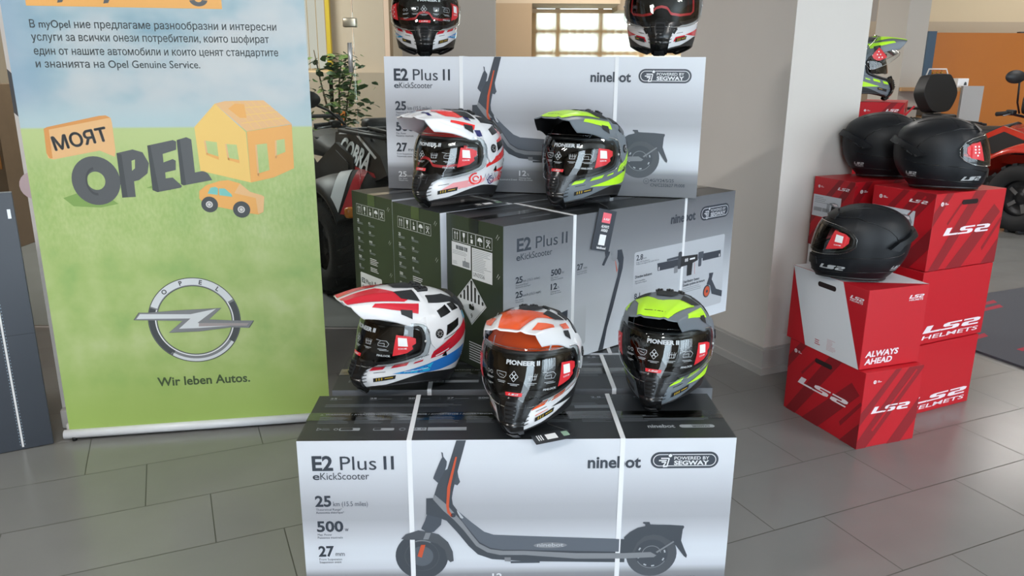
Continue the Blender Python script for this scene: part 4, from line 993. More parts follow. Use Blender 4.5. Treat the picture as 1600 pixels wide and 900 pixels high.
def sticker_set(vpar, F):
    """peel-off print on the clear visor"""
    o = .0105; w = M_film; vb = MB()
    def bar(a0, a1, z, h=.0010): patch(vb, [(a0, z), (a1, z), (a1, z + h), (a0, z + h)], F.P, o, w)
    def ringp(a, z, r, t=.0009, n=14):
        q = circ(0, 0, 1, n)
        for i in range(n):
            (x0, y0), (x1, y1) = q[i], q[(i + 1) % n]
            vb.add([F.P(a + x0 * r / .0023, z + y0 * r, o), F.P(a + x1 * r / .0023, z + y1 * r, o), F.P(a + x1 * (r - t) / .0023, z + y1 * (r - t), o), F.P(a + x0 * (r - t) / .0023, z + y0 * (r - t), o)], [(0, 1, 2, 3)], w)
    def seg(a0, z0, a1, z1, t=.0009):
        d = Vector(((a1 - a0) * .0023, z1 - z0)).normalized(); n = Vector((-d.y, d.x)) * t / 2
        vb.add([F.P(a0 + n.x / .0023, z0 + n.y, o), F.P(a1 + n.x / .0023, z1 + n.y, o), F.P(a1 - n.x / .0023, z1 - n.y, o), F.P(a0 - n.x / .0023, z0 - n.y, o)], [(0, 1, 2, 3)], w)
    z = .1465
    # spectacles
    for a in (-34, -29): ringp(a, z, .0042)
    bar(-37, -26, z - .012); bar(-37, -28, z - .0145); bar(-37, -27, z - .026); bar(-36, -30, z - .029)
    vb.build('visor_film_print', vpar, label='white spectacles icon on the visor'); vb = MB()
    # goggles
    for (p, q) in (((-21, z + .007), (-9, z + .007)), ((-21, z + .007), (-20.5, z)), ((-20.5, z), (-17, z - .006)), ((-17, z - .006), (-12, z - .006)), ((-12, z - .006), (-9.3, z)), ((-9.3, z), (-9, z + .007)), ((-18, z + .002), (-12, z - .001))): seg(*p, *q)
    bar(-20, -10, z - .014); bar(-19, -11, z - .017)
    wrap_text(vb, F, 'PIONEER II', -10, .1715, .0085, w, o, .045, a1=27)
    # weave of diamonds
    for a, zz in ((0, z + .0065), (-2.6, z), (2.6, z), (0, z - .0065)):
        for p, q in (((a, zz + .0055), (a + 2.4, zz)), ((a + 2.4, zz), (a, zz - .0055)), ((a, zz - .0055), (a - 2.4, zz)), ((a - 2.4, zz), (a, zz + .0055))): seg(*p, *q, t=.0011)
    bar(-7, 7, z - .0175); bar(-4, 5, z - .0205)
    # airflow
    for a in (17.5, 20, 22.5): seg(a, z + .008, a, z - .006)
    seg(15.5, z + .007, 16.5, z - .006); seg(24.5, z + .007, 23.5, z - .006); seg(16.5, z - .006, 23.5, z - .006); seg(15.5, z + .002, 24.5, z + .002)
    bar(15, 25, z - .0145); bar(17, 23, z - .0175)
    # helmet outline
    for p, q in (((33, z - .005), (33, z + .002)), ((33, z + .002), (36, z + .008)), ((36, z + .008), (42, z + .008)), ((42, z + .008), (45, z + .001)), ((45, z + .001), (43, z - .007)), ((43, z - .007), (33, z - .005)), ((34, z + .001), (40, z + .002)), ((40, z + .002), (40, z - .006)), ((30, z + .010), (36, z + .008))): seg(*p, *q)
    bar(33, 43, z - .0145); bar(35, 45, z - .0175)
    wrap_text(vb, F, 'PINLOCK', 33, z - .0335, .0048, w, o, .03, a1=47)
    vb.build('visor_film_print', vpar, label='white lettering and icons on the visor'); vb = MB()
    # small red maker's tag
    patch(vb, [(-10, .1005), (12, .1005), (12, .1095), (-10, .1095)], F.P, o, M_red); wrap_ls2(vb, F, -6, .1025, 14, .0045, w, o + .0006)
    vb.build('sticker', vpar, label='small red tag low on the visor')
def red_tags(v, F, dots=True):
    o = .0105; vb = MB()
    t = [(49, .116), (52, .170), (66, .166), (72, .160), (72, .148), (68, .142), (69, .134), (63, .124)]
    patch(vb, t, F.P, o, M_red); patch(vb, [(54.5, .143), (54, .164), (63, .162), (64, .141)], F.P, o + .0005, M_stw); wrap_text(vb, F, 'SCAN ME', 54.5, .1340, .0036, M_stw, o + .0005, .02, a1=63)
    vb.build('sticker', v, label='red peel-off tag on the left end of the visor'); vb = MB(); patch(vb, mir(t), F.P, o, M_red)
    if dots:
        for a, z in ((-58, .158), (-63, .152), (-58, .144), (-63, .138), (-58, .130)): patch(vb, [(a + p * 1.3, z + q * 1.0) for p, q in circ(0, 0, 1, 10, .0028)], F.P, o + .0005, M_stw)
    vb.build('sticker', v, label='red peel-off tag with white dots on the right end of the visor')

def peak_fn(lift=0.0, tilt=0.0):
    def fn(s, ph, off=0.0):
        """s 0 at the crown edge to 1 at the tip, ph -90 right to 90 left"""
        q = math.sin(math.radians(ph)); c = math.cos(math.radians(ph)); g = 1 if q >= 0 else -1; aq = abs(ph) / 90
        B = Vector((.012 - .012 * abs(q), .1375 * q, .163 + .1105 * max(c, 0) ** .9))
        # flat-topped blade with turned-down sides towards the tip
        e = min(1, aq / .62); yy = .070 * e + .010 * max(0, aq - .62) / .38
        zz = .262 - .006 * e * e - .034 * max(0, (aq - .62) / .38) ** .9 + .004 * max(0, 1 - abs(aq - .30) / .10)
        T = Vector((.222 - .010 * e * e - .034 * max(0, (aq - .55) / .45) ** 1.2, g * yy, zz))
        k = s ** .8
        p = B.lerp(T, k); b = math.sin(PI * s); p.z += .010 * b * (1 - aq ** 2); p.y *= 1 + .05 * b
        p.z += .013 * math.sin(PI * s ** .9) * max(0, (aq - .55) / .45)
        d = Vector((-.25, q * .8, .9)).normalized()
        p += d * off
        if tilt:
            o = Vector((0, 0, .163)); r = p - o; ca, sa = math.cos(tilt), math.sin(tilt); p = o + Vector((r.x * ca - r.z * sa, r.y, r.x * sa + r.z * ca))
        return p
    return fn
def build_peak(t, sch, tilt=0.0):
    fn = peak_fn(tilt=tilt); b = MB(); ns, nph = 20, 48
    def ok(i, j): return True
    top = []; bot = []
    for i in range(ns + 1):
        for j in range(nph + 1):
            s = i / ns; ph = -90 + 180 * j / nph
            top.append(fn(s, ph, 0)); bot.append(fn(s, ph, -.0035))
    ix = lambda i, j: i * (nph + 1) + j
    b.add(top, [(ix(i, j), ix(i + 1, j), ix(i + 1, j + 1), ix(i, j + 1)) for i in range(ns) for j in range(nph)], sch['peak'], True)
    b.add(bot, [(ix(i, j + 1), ix(i + 1, j + 1), ix(i + 1, j), ix(i, j)) for i in range(ns) for j in range(nph)], sch.get('under', M_trim), True)
    per = [(0, j) for j in range(nph + 1)] + [(i, nph) for i in range(1, ns + 1)] + [(ns, j) for j in range(nph - 1, -1, -1)] + [(i, 0) for i in range(ns - 1, 0, -1)]
    vs = []; fs = []
    for k in range(len(per)):
        a, c = per[k], per[(k + 1) % len(per)]; o = len(vs); vs += [top[ix(*a)], top[ix(*c)], bot[ix(*c)], bot[ix(*a)]]; fs.append((o, o + 3, o + 2, o + 1))
    b.add(vs, fs, sch['peak'])
    P = lambda a, c, o: fn(a, c, o)
    for poly, m in sch['peak_art']: patch(b, poly, P, .0016, m, gx=.05, gy=5)
    # dark air slots between peak and crown
    for poly in ([(.03, 20), (.03, 44), (.22, 40), (.26, 24)], [(.16, 62), (.20, 78), (.34, 74), (.32, 64)]):
        for q in (poly, [(a, -c) for a, c in poly]): patch(b, q, P, .0026, M_mesh, gx=.05, gy=5)
    patch(b, [(.0, -15), (.0, 15), (.20, 10), (.20, -10)], P, .0026, M_mesh, gx=.05, gy=5)
    b.build('peak', t)

def rest(t, z):
    """set the helmet down so that its lowest point touches the surface"""
    t.location.z = z + .0006 - t.scale[2] * min(v.co.z for c in t.children for v in c.data.vertices)
def adv_helmet(label, loc, rz, sch, group='adventure helmets in the pyramid', tilt=(0, 0), rim=False, stickers=True, tags=True, visor_open=0.0, scale=1.0, tag_card=None):
    F = ADV
    t = thing('adventure_helmet', label, 'helmet', loc, 0, group, rot=(tilt[0], tilt[1], rz)); t.scale = (scale, scale * .94, scale * 1.07)
    b = MB(); shell(b, F, EYE_A, sch['base'])
    # black lower band
    vs = []; cols = list(range(-180, 181, 5))
    for c in cols:
        z0 = F.zb(c); q_ = min(1, max(0, (abs(c) - 36) / 50)); h = .003 + .027 * q_ * q_ * (3 - 2 * q_) + (.006 if abs(c) > 120 else 0) * min(1, (abs(c) - 120) / 30)
        for k in range(4): vs.append(F.P(c, z0 + h * k / 3, .0012))
    b.add(vs, [(i * 4 + k, (i + 1) * 4 + k, (i + 1) * 4 + k + 1, i * 4 + k + 1) for i in range(len(cols) - 1) for k in range(3)], M_trim, True)
    for poly, m in sch['art']: both(b, poly, F.P, .0014, m, gx=3, gy=.009)
    for i, (poly, m) in enumerate(sch.get('art2', [])): both(b, poly, F.P, .0022, m, gx=3, gy=.009)
    # thin slashes by the chin
    k_ = sch.get('slash', M_trim)
    for i in range(4):
        a = 14 + i * 1.2; z = .026 + i * .0095
        both(b, [(a, z), (a + 12 - i, z + .0075), (a + 12 - i, z + .0095), (a, z + .0035)], F.P, .0024, k_)
    both(b, [(33, .060), (44, .065), (44, .0665), (33, .0615)], F.P, .0024, k_)
    patch(b, [(33, .0345), (53, .0450), (53.4, .0560), (33.4, .0455)], F.P, .0024, M_trim); patch(b, [(44, .0450), (51, .0486), (51.1, .0512), (44.1, .0476)], F.P, .0030, M_ylw)
    patch(b, [(-33, .0345), (-53, .0450), (-53.4, .0560), (-33.4, .0455)], F.P, .0024, M_trim); patch(b, [(-51, .0486), (-44, .0450), (-44.1, .0476), (-51.1, .0512)], F.P, .0030, M_ylw)
    for i in range(3):
        a = 36 + i * 2.4; patch(b, [(a, .0385 + i * .0012), (a + 1, .0390 + i * .0012), (a + 1.2, .0465 + i * .0012), (a + .2, .0460 + i * .0012)], F.P, .0030, M_ylw)
    b.build('shell', t)
    b = MB(); shell(b, F, [(a, zl - .004, zh + .003) for a, zl, zh in EYE_A], M_liner, -.012, 5, 8)
    vs = [F.P(c, .10, -.03) for c in range(-180, 180, 12)]
    b.build('liner', t)
    b = MB(); b.tube(rim_pts(F, EYE_A, .0018), .0058, M_trim, 8, cap=False)
    b.build('gasket', t)
    # chin piece with its grille
    b = MB()
    beak = [(-.024, .004), (-.015, -.004), (.015, -.004), (.024, .004), (.029, .040), (.043, .070), (.068, .087), (.056, .098), (.026, .088), (.014, .094), (.010, .102), (-.010, .102), (-.014, .094), (-.026, .088), (-.056, .098), (-.068, .087), (-.043, .070), (-.029, .040)]
    patch(b, beak, lambda y, z, o: F.front(y, max(z, 0), o) + Vector((.002 * (1 if z > .02 else 0), 0, min(z, 0))), .0085, M_gloss, gx=.008, gy=.008, skirt=.011, smooth=True)
    fr = lambda y, z, o: F.front(y, z, o) + Vector((.002, 0, 0))
    gv = [(-.009, .046), (.009, .046), (.016, .070), (.013, .088), (-.013, .088), (-.016, .070)]
    patch(b, gv, fr, .0100, M_screw, gx=.006, gy=.006, skirt=.004); patch(b, [(y * .78, .067 + (z - .067) * .84) for y, z in gv], fr, .0106, M_liner, gx=.006, gy=.006)
    for i in range(4):
        z = .053 + i * .0085; w_ = .0075 + .0012 * i; patch(b, [(-w_, z), (w_, z), (w_, z + .0022), (-w_, z + .0022)], fr, .0135, M_gloss, gx=.005, gy=.006, skirt=.004)
    patch(b, [(-.016, .001), (.016, .001), (.013, .013), (-.013, .013)], fr, .0105, sch.get('chin_tip', M_screw), gx=.006, gy=.006, skirt=.002)
    for sg in (1, -1):
        p = [(.026, .066), (.030, .085), (.033, .085), (.029, .066)]; p = p if sg > 0 else [(-a, c) for a, c in p]; patch(b, p, fr, .0098, M_screw, gx=.006, gy=.01)
    b.build('chin_vent', t)
    # visor
    vb = MB()
    if visor_open:
        class G:
            pass
        o0 = Vector((0, 0, .158)); ca, sa = math.cos(-visor_open), math.sin(-visor_open)
        g = G(); g.P = lambda a, z, o=0: (lambda r: o0 + Vector((r.x * ca - r.z * -sa * -1, r.y, 0)) if False else o0 + Vector((r.x * math.cos(visor_open) - r.z * math.sin(visor_open), r.y, r.x * math.sin(visor_open) + r.z * math.cos(visor_open))))(F.P(a, z, o + .006) - o0)
        FV = g
    else: FV = F
    visor_sheet(vb, FV, VIS_A, M_vis, .0098)
    vb.tube(rim_pts(FV, VIS_A, .0098), .0012, M_vis, 5, cap=False)
    v = vb.build('visor', t)
    if tags:
        red_tags(v, FV)
    if stickers:
        sticker_set(v, FV)
    for sg in (1, -1):
        s_ = MB(); p = FV.P(sg * 82, .150, .0105); nn = Vector((0, sg, 0)); s_.tube([p - nn * .002, p + nn * .002], .0035, M_alu, 10); s_.build('visor_pin', v)
    # inner sun visor, some with a red edge
    iv = MB(); E_in = [(0, .138, .20), (10, .134, .20), (18, .116, .2), (34, .112, .198), (56, .118, .19), (64, .132, .180)]
    visor_sheet(iv, F, E_in, M_smoke, -.006)
    i_ = iv.build('inner_sun_visor', t)
    if rim:
        ib = MB()
        def band(E, m, dz):
            mx = E[-1][0] - .02; vs = []; k = 44
            for i in range(k + 1):
                a = -mx + 2 * mx * i / k; zl, zh = lohi(E, a); vs += [F.P(a, zl, -.0052), F.P(a, zl + dz, -.0052)]
            ib.add(vs, [(2 * i, 2 * i + 2, 2 * i + 3, 2 * i + 1) for i in range(k)], m, True)
        band(E_in, M_red, .0075)
        for sg in (1, -1): patch(ib, [(sg * 58, .122), (sg * 64, .130), (sg * 62, .176), (sg * 57, .178), (sg * 58, .140)], F.P, -.0052, M_red)
        if rim == 'full': band([(a, zh - .0075, zh) for a, zl, zh in E_in[:-1]], M_red, .0065)
        ib.build('visor_edge', i_, label='red edge strip of the inner visor')
    # side arm of the peak and its screw
    arm = [(72, .2025), (84, .192), (88.5, .172), (88.5, .140), (93, .124), (99, .134), (105, .158), (104, .184), (97, .206), (84, .216)]
    for q in (arm, mir(arm)): b = MB(); patch(b, q, F.P, .009, sch['arm'], skirt=.010); b.build('peak_arm', t)
    for sg in (1, -1):
        s_ = MB(); c = F.P(sg * 97, .163, .008); n = F.N(sg * 97, .163)
        s_.tube([c, c + n * .0035], .0125, M_screw, 18); s_.tube([c + n * .0035, c + n * .0045], .0085, M_gloss, 14)
        for k in range(8):
            a = k * PI / 4; e1 = n.cross(Vector((0, 0, 1))).normalized(); e2 = n.cross(e1); d = e1 * math.cos(a) + e2 * math.sin(a); q = c + n * .0047
            s_.add([q + d * .004 + d.cross(n) * .0008, q + d * .0085 + d.cross(n) * .0016, q + d * .0085 - d.cross(n) * .0016, q + d * .004 - d.cross(n) * .0008], [(0, 1, 2, 3)], M_alu if k % 1 == 0 else M_black)
        s_.build('pivot_screw', t)
    # vents
    for poly in ([(107, .152), (127, .168), (131, .186), (110, .178)], [(104, .200), (121, .206), (119, .226), (102, .218)], [(126, .208), (141, .206), (138, .224), (125, .226)], [(102, .096), (108, .094), (106, .110)], [(62, .2045), (80, .214), (78, .226), (58, .216)]):
        for q in (poly, mir(poly)): b = MB(); patch(b, q, F.P, .0026, M_gloss, gx=3, gy=.009, skirt=.003); b.build('side_vent', t)
    for sg in (1, -1): b = MB(); patch(b, [(sg * a, c) for a, c in ((96, .238), (135, .228), (158, .200), (160, .222), (140, .246), (100, .252))], F.P, .0026, M_mesh, gx=3, gy=.009, skirt=.003); b.build('mesh_vent', t)
    for x, y in ((-.005, 0), (-.012, .032), (-.012, -.032)):
        b = MB(); z = F.topz(x, y); MM = Matrix.Translation((x, y, z)) @ Matrix.Rotation(-y * 7, 4, 'X')
        b.bbox((-.022, -.010, -.004), (.016, .010, .007), .003, M_trim, MM); b.bbox((-.006, -.003, .006), (.004, .003, .012), .001, M_trim, MM); b.bbox((-.006, -.009, .006), (.002, -.006, .011), .001, M_trim, MM); b.bbox((-.006, .006, .006), (.002, .009, .011), .001, M_trim, MM); b.build('crown_vent', t)
    b = MB(); patch(b, [(148, .196), (180, .196), (212, .196), (206, .228), (180, .236), (154, .228)], F.P, .010, sch.get('spoiler', M_trim), skirt=.012)
    b.build('rear_spoiler', t)
    b = MB(); b.tube([F.P(c, F.zb(c) + .001, -.002) for c in range(-180, 181, 8)], .0045, M_trim, 6, cap=False); b.build('edge_trim', t)
    build_peak(t, sch, sch.get('peak_tilt', 0.0))
    rest(t, loc[2])
    if tag_card: tag_card(t)
    return t

# ---- colourways
W_ = mat('shell_white', '#e6e7ea', .18, coat=.4); RD_ = mat('shell_red', '#cf2436', .22, coat=.4); BL_ = mat('shell_blue', '#2c78c8', .22, coat=.4); CY_ = mat('shell_cyan', '#30b4dc', .22, coat=.4)
OR_ = mat('shell_orange', '#ef5a24', .22, coat=.4); GY_ = mat('shell_grey', '#6c757d', .42); YL_ = mat('shell_hivis_yellow', '#bdf52a', .4); NV_ = mat('shell_navy', '#2c2f68', .25, coat=.4); SR_ = mat('shell_scarlet', '#ee3a3a', .22, coat=.4); PK_ = mat('shell_pink', '#f0a6aa', .25, coat=.4); DG_ = mat('shell_dark_grey', '#33373b', .45)
DASH = [[(28, .0650), (41, .0715), (44, .0835), (31, .0765)], [(48, .0755), (62, .0830), (65, .0945), (51, .0870)], [(68, .0865), (78, .0920), (79, .0970), (70, .0915)]]
LINE = [[(70, .101), (86, .108), (86, .1095), (70, .1025)], [(92, .104), (112, .128), (112, .130), (92, .106)], [(100, .140), (128, .156), (128, .158), (100, .142)]]
REARB = [(88, .096), (104, .102), (138, .130), (152, .148), (150, .176), (126, .156), (108, .138), (98, .124), (92, .116)]
LOWB = [(50, .0590), (72, .0580), (100, .0580), (128, .0620), (146, .0700), (142, .1060), (118, .0980), (98, .0900), (76, .0780)]
SLIT = [[(94, .100), (110, .112), (110, .115), (94, .103)]]
P_STR = [[(.42, 4), (1.0, 6), (1.0, 46), (.80, 44), (.55, 40), (.20, 46), (.10, 38)], [(.05, 48), (.10, 66), (.45, 66), (.72, 62), (.62, 52), (.30, 50)]]
def mirp(l): return [p for p in l] + [[(a, -c) for a, c in p] for p in l]
def art(*a): return list(a)
LS2B = [[(-16 + (x * 26 / 3.06) + y * 3, .2085 + y * .0085) for x, y in p] for p in LS2]
SCH_RWB = dict(base=W_, peak=W_, arm=W_, under=W_, art=[(p, RD_) for p in DASH] + [(p, M_trim) for p in LINE] + [(REARB, RD_), (LOWB, BL_), ([(52, .060), (70, .060), (86, .062), (92, .084), (76, .074)], CY_), ([(146, .170), (168, .174), (166, .198), (148, .192)], CY_)], art2=[(SLIT[0], W_), ([(60, .064), (84, .070), (84, .0715), (60, .0655)], W_)], peak_art=[(p, RD_) for p in mirp(P_STR)])
SCH_OW = dict(base=W_, peak=W_, arm=W_, under=W_, art=[(p, OR_) for p in DASH] + [(p, M_trim) for p in LINE] + [(REARB, OR_), (LOWB, M_trim), ([(0, .2005), (30, .2005), (60, .199), (70, .206), (58, .226), (30, .242), (0, .246)], OR_)], art2=[(SLIT[0], W_), ([(38, .199), (40, .199), (46, .216), (44, .217)], W_), ([(33, .050), (46, .057), (46, .0585), (33, .0515)], OR_)], peak_art=[(p, OR_) for p in mirp([[(.22, 3), (.985, 3), (.985, 22), (.80, 24), (.50, 26), (.16, 40), (.08, 34), (.20, 14)], [(.62, 34), (.90, 40), (.80, 52), (.50, 56), (.40, 48)], [(.05, 48), (.08, 58), (.28, 60), (.26, 50)]])] + [([(.24, -4), (.24, 4), (.985, 4), (.985, -4)], OR_)], slash=M_trim, peak_tilt=math.radians(4))
SCH_GY = dict(base=GY_, peak=GY_, arm=GY_, under=M_trim, art=[(p, YL_) for p in DASH] + [(p, M_trim) for p in LINE] + [(REARB, YL_), (LOWB, YL_), ([(0, .2005), (30, .2005), (60, .199), (70, .206), (58, .226), (30, .242), (0, .246)], M_gloss)], art2=[(SLIT[0], GY_), ([(120, .070), (134, .080), (134, .082), (120, .072)], M_trim), ([(38, .199), (40, .199), (46, .216), (44, .217)], GY_)], peak_art=[(p, YL_) for p in mirp([[(.42, 4), (1.0, 2), (1.0, 34), (.80, 34), (.55, 34), (.20, 44), (.10, 36)], P_STR[1]])] + [([(.42, -6), (.42, 6), (1.0, 4), (1.0, -4)], YL_), ([(.80, -20), (.82, -20), (.82, 20), (.80, 20)], M_trim)], chin_tip=M_screw)
random.seed(11)
def splats():
    out = []
    def brush(pts, w, c):
        up = []; dn = []
        for i, (a, z) in enumerate(pts):
            t = w * (.55 + .45 * math.sin(PI * (i + .5) / len(pts))) * random.uniform(.75, 1.25)
            up.append((a + random.uniform(-.8, .8), z + t)); dn.append((a + random.uniform(-.8, .8), z - t * random.uniform(.7, 1.1)))
        out.append((up + dn[::-1], c))
    brush([(88 + 6 * i, .112 + .006 * i) for i in range(11)], .0075, SR_)
    brush([(110 + 6 * i, .180 + .003 * i) for i in range(10)], .0060, SR_)
    brush([(54 + 4 * i, .052 + .0028 * i) for i in range(9)], .0070, PK_)
    brush([(98 + 5 * i, .062 + .002 * i) for i in range(10)], .0085, PK_)
    brush([(112 + 5 * i, .214 - .002 * i) for i in range(8)], .0070, PK_)
    brush([(104 + 5 * i, .094 + .001 * i) for i in range(9)], .0050, SR_)
    brush([(112 + 5 * i, .168 + .002 * i) for i in range(9)], .0045, NV_)
    brush([(118 + 5 * i, .236 - .002 * i) for i in range(8)], .0055, NV_)
    brush([(130 + 4 * i, .108 + .002 * i) for i in range(8)], .0055, NV_)
    brush([(40 + 4 * i, .232 + .001 * i) for i in range(8)], .0045, NV_)
    brush([(64 + 4 * i, .236 - .001 * i) for i in range(8)], .0055, SR_)
    for i in range(22):
        a = random.uniform(60, 160); z = random.uniform(.055, .235)
        if 60 < a < 106 and .088 < z < .205: continue
        r = random.uniform(.6, 1.6); n = 5; c = random.choice((SR_, PK_, NV_))
        out.append(([(a + r * random.uniform(.6, 1.1) * math.cos(k * 2 * PI / n), z + r * .0023 * random.uniform(.6, 1.1) * math.sin(k * 2 * PI / n)) for k in range(n)], c))
    for i in range(9):
        a = 84 + i * 3.0; z = .078 + (.010 if i % 2 else -.008)
        out.append(([(a, z), (a + 3.4, .078 + (-.008 if i % 2 else .010)), (a + 3.4, .0805 + (-.008 if i % 2 else .010)), (a, z + .0025)], NV_))
    for i in range(7):
        a = 128 + i * 2.4; z = .158 + (.011 if i % 2 else -.009)
        out.append(([(a, z), (a + 2.8, .158 + (-.009 if i % 2 else .011)), (a + 2.8, .161 + (-.009 if i % 2 else .011)), (a, z + .003)], NV_))
    return out
SWIRL = []
for a0, z0, k, m in ((72, .078, 1.25, SR_), (98, .070, .9, NV_), (122, .080, 1.2, SR_), (128, .196, 1.0, PK_), (146, .128, 1.1, NV_)):
    for r0, r1, s0, s1 in ((.30, .48, 0, 300), (.72, .95, 80, 390)):
        oo = circ(0, 0, r1, 14, r1, s0, s1); ii = circ(0, 0, r0, 14, r0, s0, s1)
        for q in range(14): SWIRL.append(([(a0 + x * 7 * k, z0 + y * .0155 * k) for x, y in (oo[q], oo[q + 1], ii[q + 1], ii[q])], m))
SCH_GR = dict(base=W_, peak=W_, arm=W_, under=W_, art=[([(36, .046), (60, .052), (66, .076), (48, .068)], PK_), ([(88, .110), (120, .128), (150, .150), (150, .162), (120, .146), (96, .134)], SR_), ([(0, .2005), (30, .2005), (58, .199), (62, .208), (48, .230), (0, .246)], SR_)] + SWIRL[:0] + splats(), art2=SWIRL, peak_art=[(p, SR_) for p in mirp([[(.16, 22), (.55, 8), (.62, 22), (.52, 44), (.30, 46), (.18, 40)], [(.10, 58), (.16, 70), (.56, 64), (.52, 58)]])] + [(p, NV_) for p in mirp([[(.10, 20), (.12, 50), (.20, 48), (.18, 22)], [(.70, 10), (.74, 40), (.80, 38), (.78, 12)], [(.06, 66), (.05, 78), (.14, 80), (.16, 70)]])])
SCH_WR = dict(base=W_, peak=W_, arm=W_, under=M_trim, art=[([(30, .036), (52, .046), (50, .058), (33, .050)], RD_), ([(26, .062), (30, .058), (34, .074), (31, .078)], M_trim), (REARB, RD_), (LOWB, RD_)] + [(p, M_trim) for p in LINE], peak_art=[(p, RD_) for p in mirp(P_STR)])

def chin_at(x, y, z, rz, tip=.172):
    """helmet origin from where the chin tip stands"""
    return (x - tip * math.cos(rz), y - tip * math.sin(rz), z)
def swing_card(parts, m=None):
    pass
R2 = math.radians
zB, zM, zT = H_BOX + .0022, 2 * H_BOX + .0052, 3 * H_BOX + .0082
def card_flat(u0, v0, rot):
    """printed swing tag lying on the carton"""
    def f(t):
        b = MB(); MM = Matrix.Translation((u0, v0, .003)) @ Matrix.Rotation(rot, 4, 'Z') @ Matrix.Rotation(R2(2), 4, 'X')
        b.box((-.026, -.055, 0), (.026, .055, .0012), mat('tag_black', '#26292e', .4), MM)
        S = Sheet(b, MM @ Vector((-.026, -.055, .0014)), MM.to_3x3() @ Vector((1, 0, 0)), MM.to_3x3() @ Vector((0, 1, 0)), lift=.0004); S.rect(.012, .036, .040, .066, M_stw, 1)
        S.rect(.012, .082, .038, .100, mat('tag_green', '#8fae98', .5), 1); S.lines(.010, .044, .012, .030, 3, M_stw, 1)
        b.tube([MM @ Vector((0, .054, .002)), Vector((u0 * .8, v0 * .8, .02)), Vector((u0 * .5, v0 * .55, .03))], .0009, M_trim, 5); b.build('swing_tag', t, label='black swing tag on a string')
    return f
def card_hang(pt, yawa):
    def f(t):
        # hangs over the carton edge: placed in the world, kept as a child of its helmet
        b = MB(); bpy.context.view_layer.update()
        u, v = yaw(A_M0); inv = t.matrix_basis.inverted()
        o = P_M0 + u * .4235 - v * .006 + Vector((0, 0, H_BOX - .001)); MM = inv @ Matrix(((u.x, -v.x, 0, o.x), (u.y, -v.y, 0, o.y), (0, 0, 1, o.z), (0, 0, 0, 1))) @ Matrix(((1, 0, 0, 0), (0, 1, 0, 0), (0, 0, 1, 0), (0, 0, 0, 1))) @ Matrix.Rotation(R2(14), 4, 'Y')
        # local card axes: x along the carton, y out of it, z up
        b.box((-.0415, 0, -.128), (.0415, .0014, .004), mat('tag_slate', '#3d434c', .4), MM)
        M3 = MM.to_3x3(); S = Sheet(b, MM @ Vector((-.0415, .0016, .004)), M3 @ Vector((1, 0, 0)), M3 @ Vector((0, 0, -1)), lift=.0005).out(M3 @ Vector((0, 1, 0)))
        S.rect(.022, .010, .061, .042, mat('tag_pink', '#ee6f7d', .4), 1); S.ls2(.028, .033, .028, .006, M_stw, .4); S.text('ALWAYS', .024, .058, .0085, M_stw, .03, x1=.060); S.text('AHEAD', .026, .070, .0085, M_stw, .03, x1=.057)
        S.rect(.026, .080, .056, .114, M_stw, 1); S.text('baindbound', .022, .126, .007, M_stw, .03, x1=.064)
        b.tube([MM @ Vector((0, .001, 0)), MM @ Vector((-.004, 0, .012)), MM @ Vector((-.02, -.03, .022)), MM @ Vector((-.04, -.06, .03))], .0009, M_trim, 5)
        b.build('swing_tag', t, label='dark swing tag hanging over the carton edge')
    return f

def face(deg):
    """heading for a helmet turned deg to the photo's right of straight at the camera"""
    return R2(-90 + deg)
adv_helmet('white helmet with red stripes and blue patches, on the top carton at left', chin_at(-.332, 3.052, zT, face(4), .165), face(4), SCH_RWB, rim=True)
adv_helmet('white helmet with red-edged inner visor and no film print, on the top carton at right', chin_at(.492, 2.742, zT, face(-12), .165), face(-12), SCH_WR, rim='full', stickers=False, tags=False)
adv_helmet('red, white and navy graffiti helmet on the slanted cartons', chin_at(-.290, 2.468, zM, face(-42)), face(-42), SCH_GR, rim=True, tag_card=card_flat(.02, .16, R2(70)))
adv_helmet('grey and yellow helmet on the slanted cartons with a swing tag hanging below', chin_at(.140, 2.455, zM, face(-36)), face(-36), SCH_GY, tag_card=card_hang(None, 0))
adv_helmet('white helmet with red peak and blue rear, on the bottom cartons at left', chin_at(-.438, 2.085, zB, face(-58)), face(-58), SCH_RWB)
adv_helmet('orange and white helmet in the middle of the bottom row', chin_at(.004, 1.794, zB, face(-17)), face(-17), SCH_OW, tag_card=card_flat(.150, .105, R2(35)))
adv_helmet('grey and yellow helmet on the bottom cartons at right', chin_at(.380, 1.957, zB, face(-22)), face(-22), SCH_GY)
adv_helmet('grey and yellow open helmet half hidden behind the white column', (1.70, 4.03, 4 * (hC + gp_) + .0005), R2(-8), SCH_GY, group=None, visor_open=R2(35), tags=True, stickers=False)

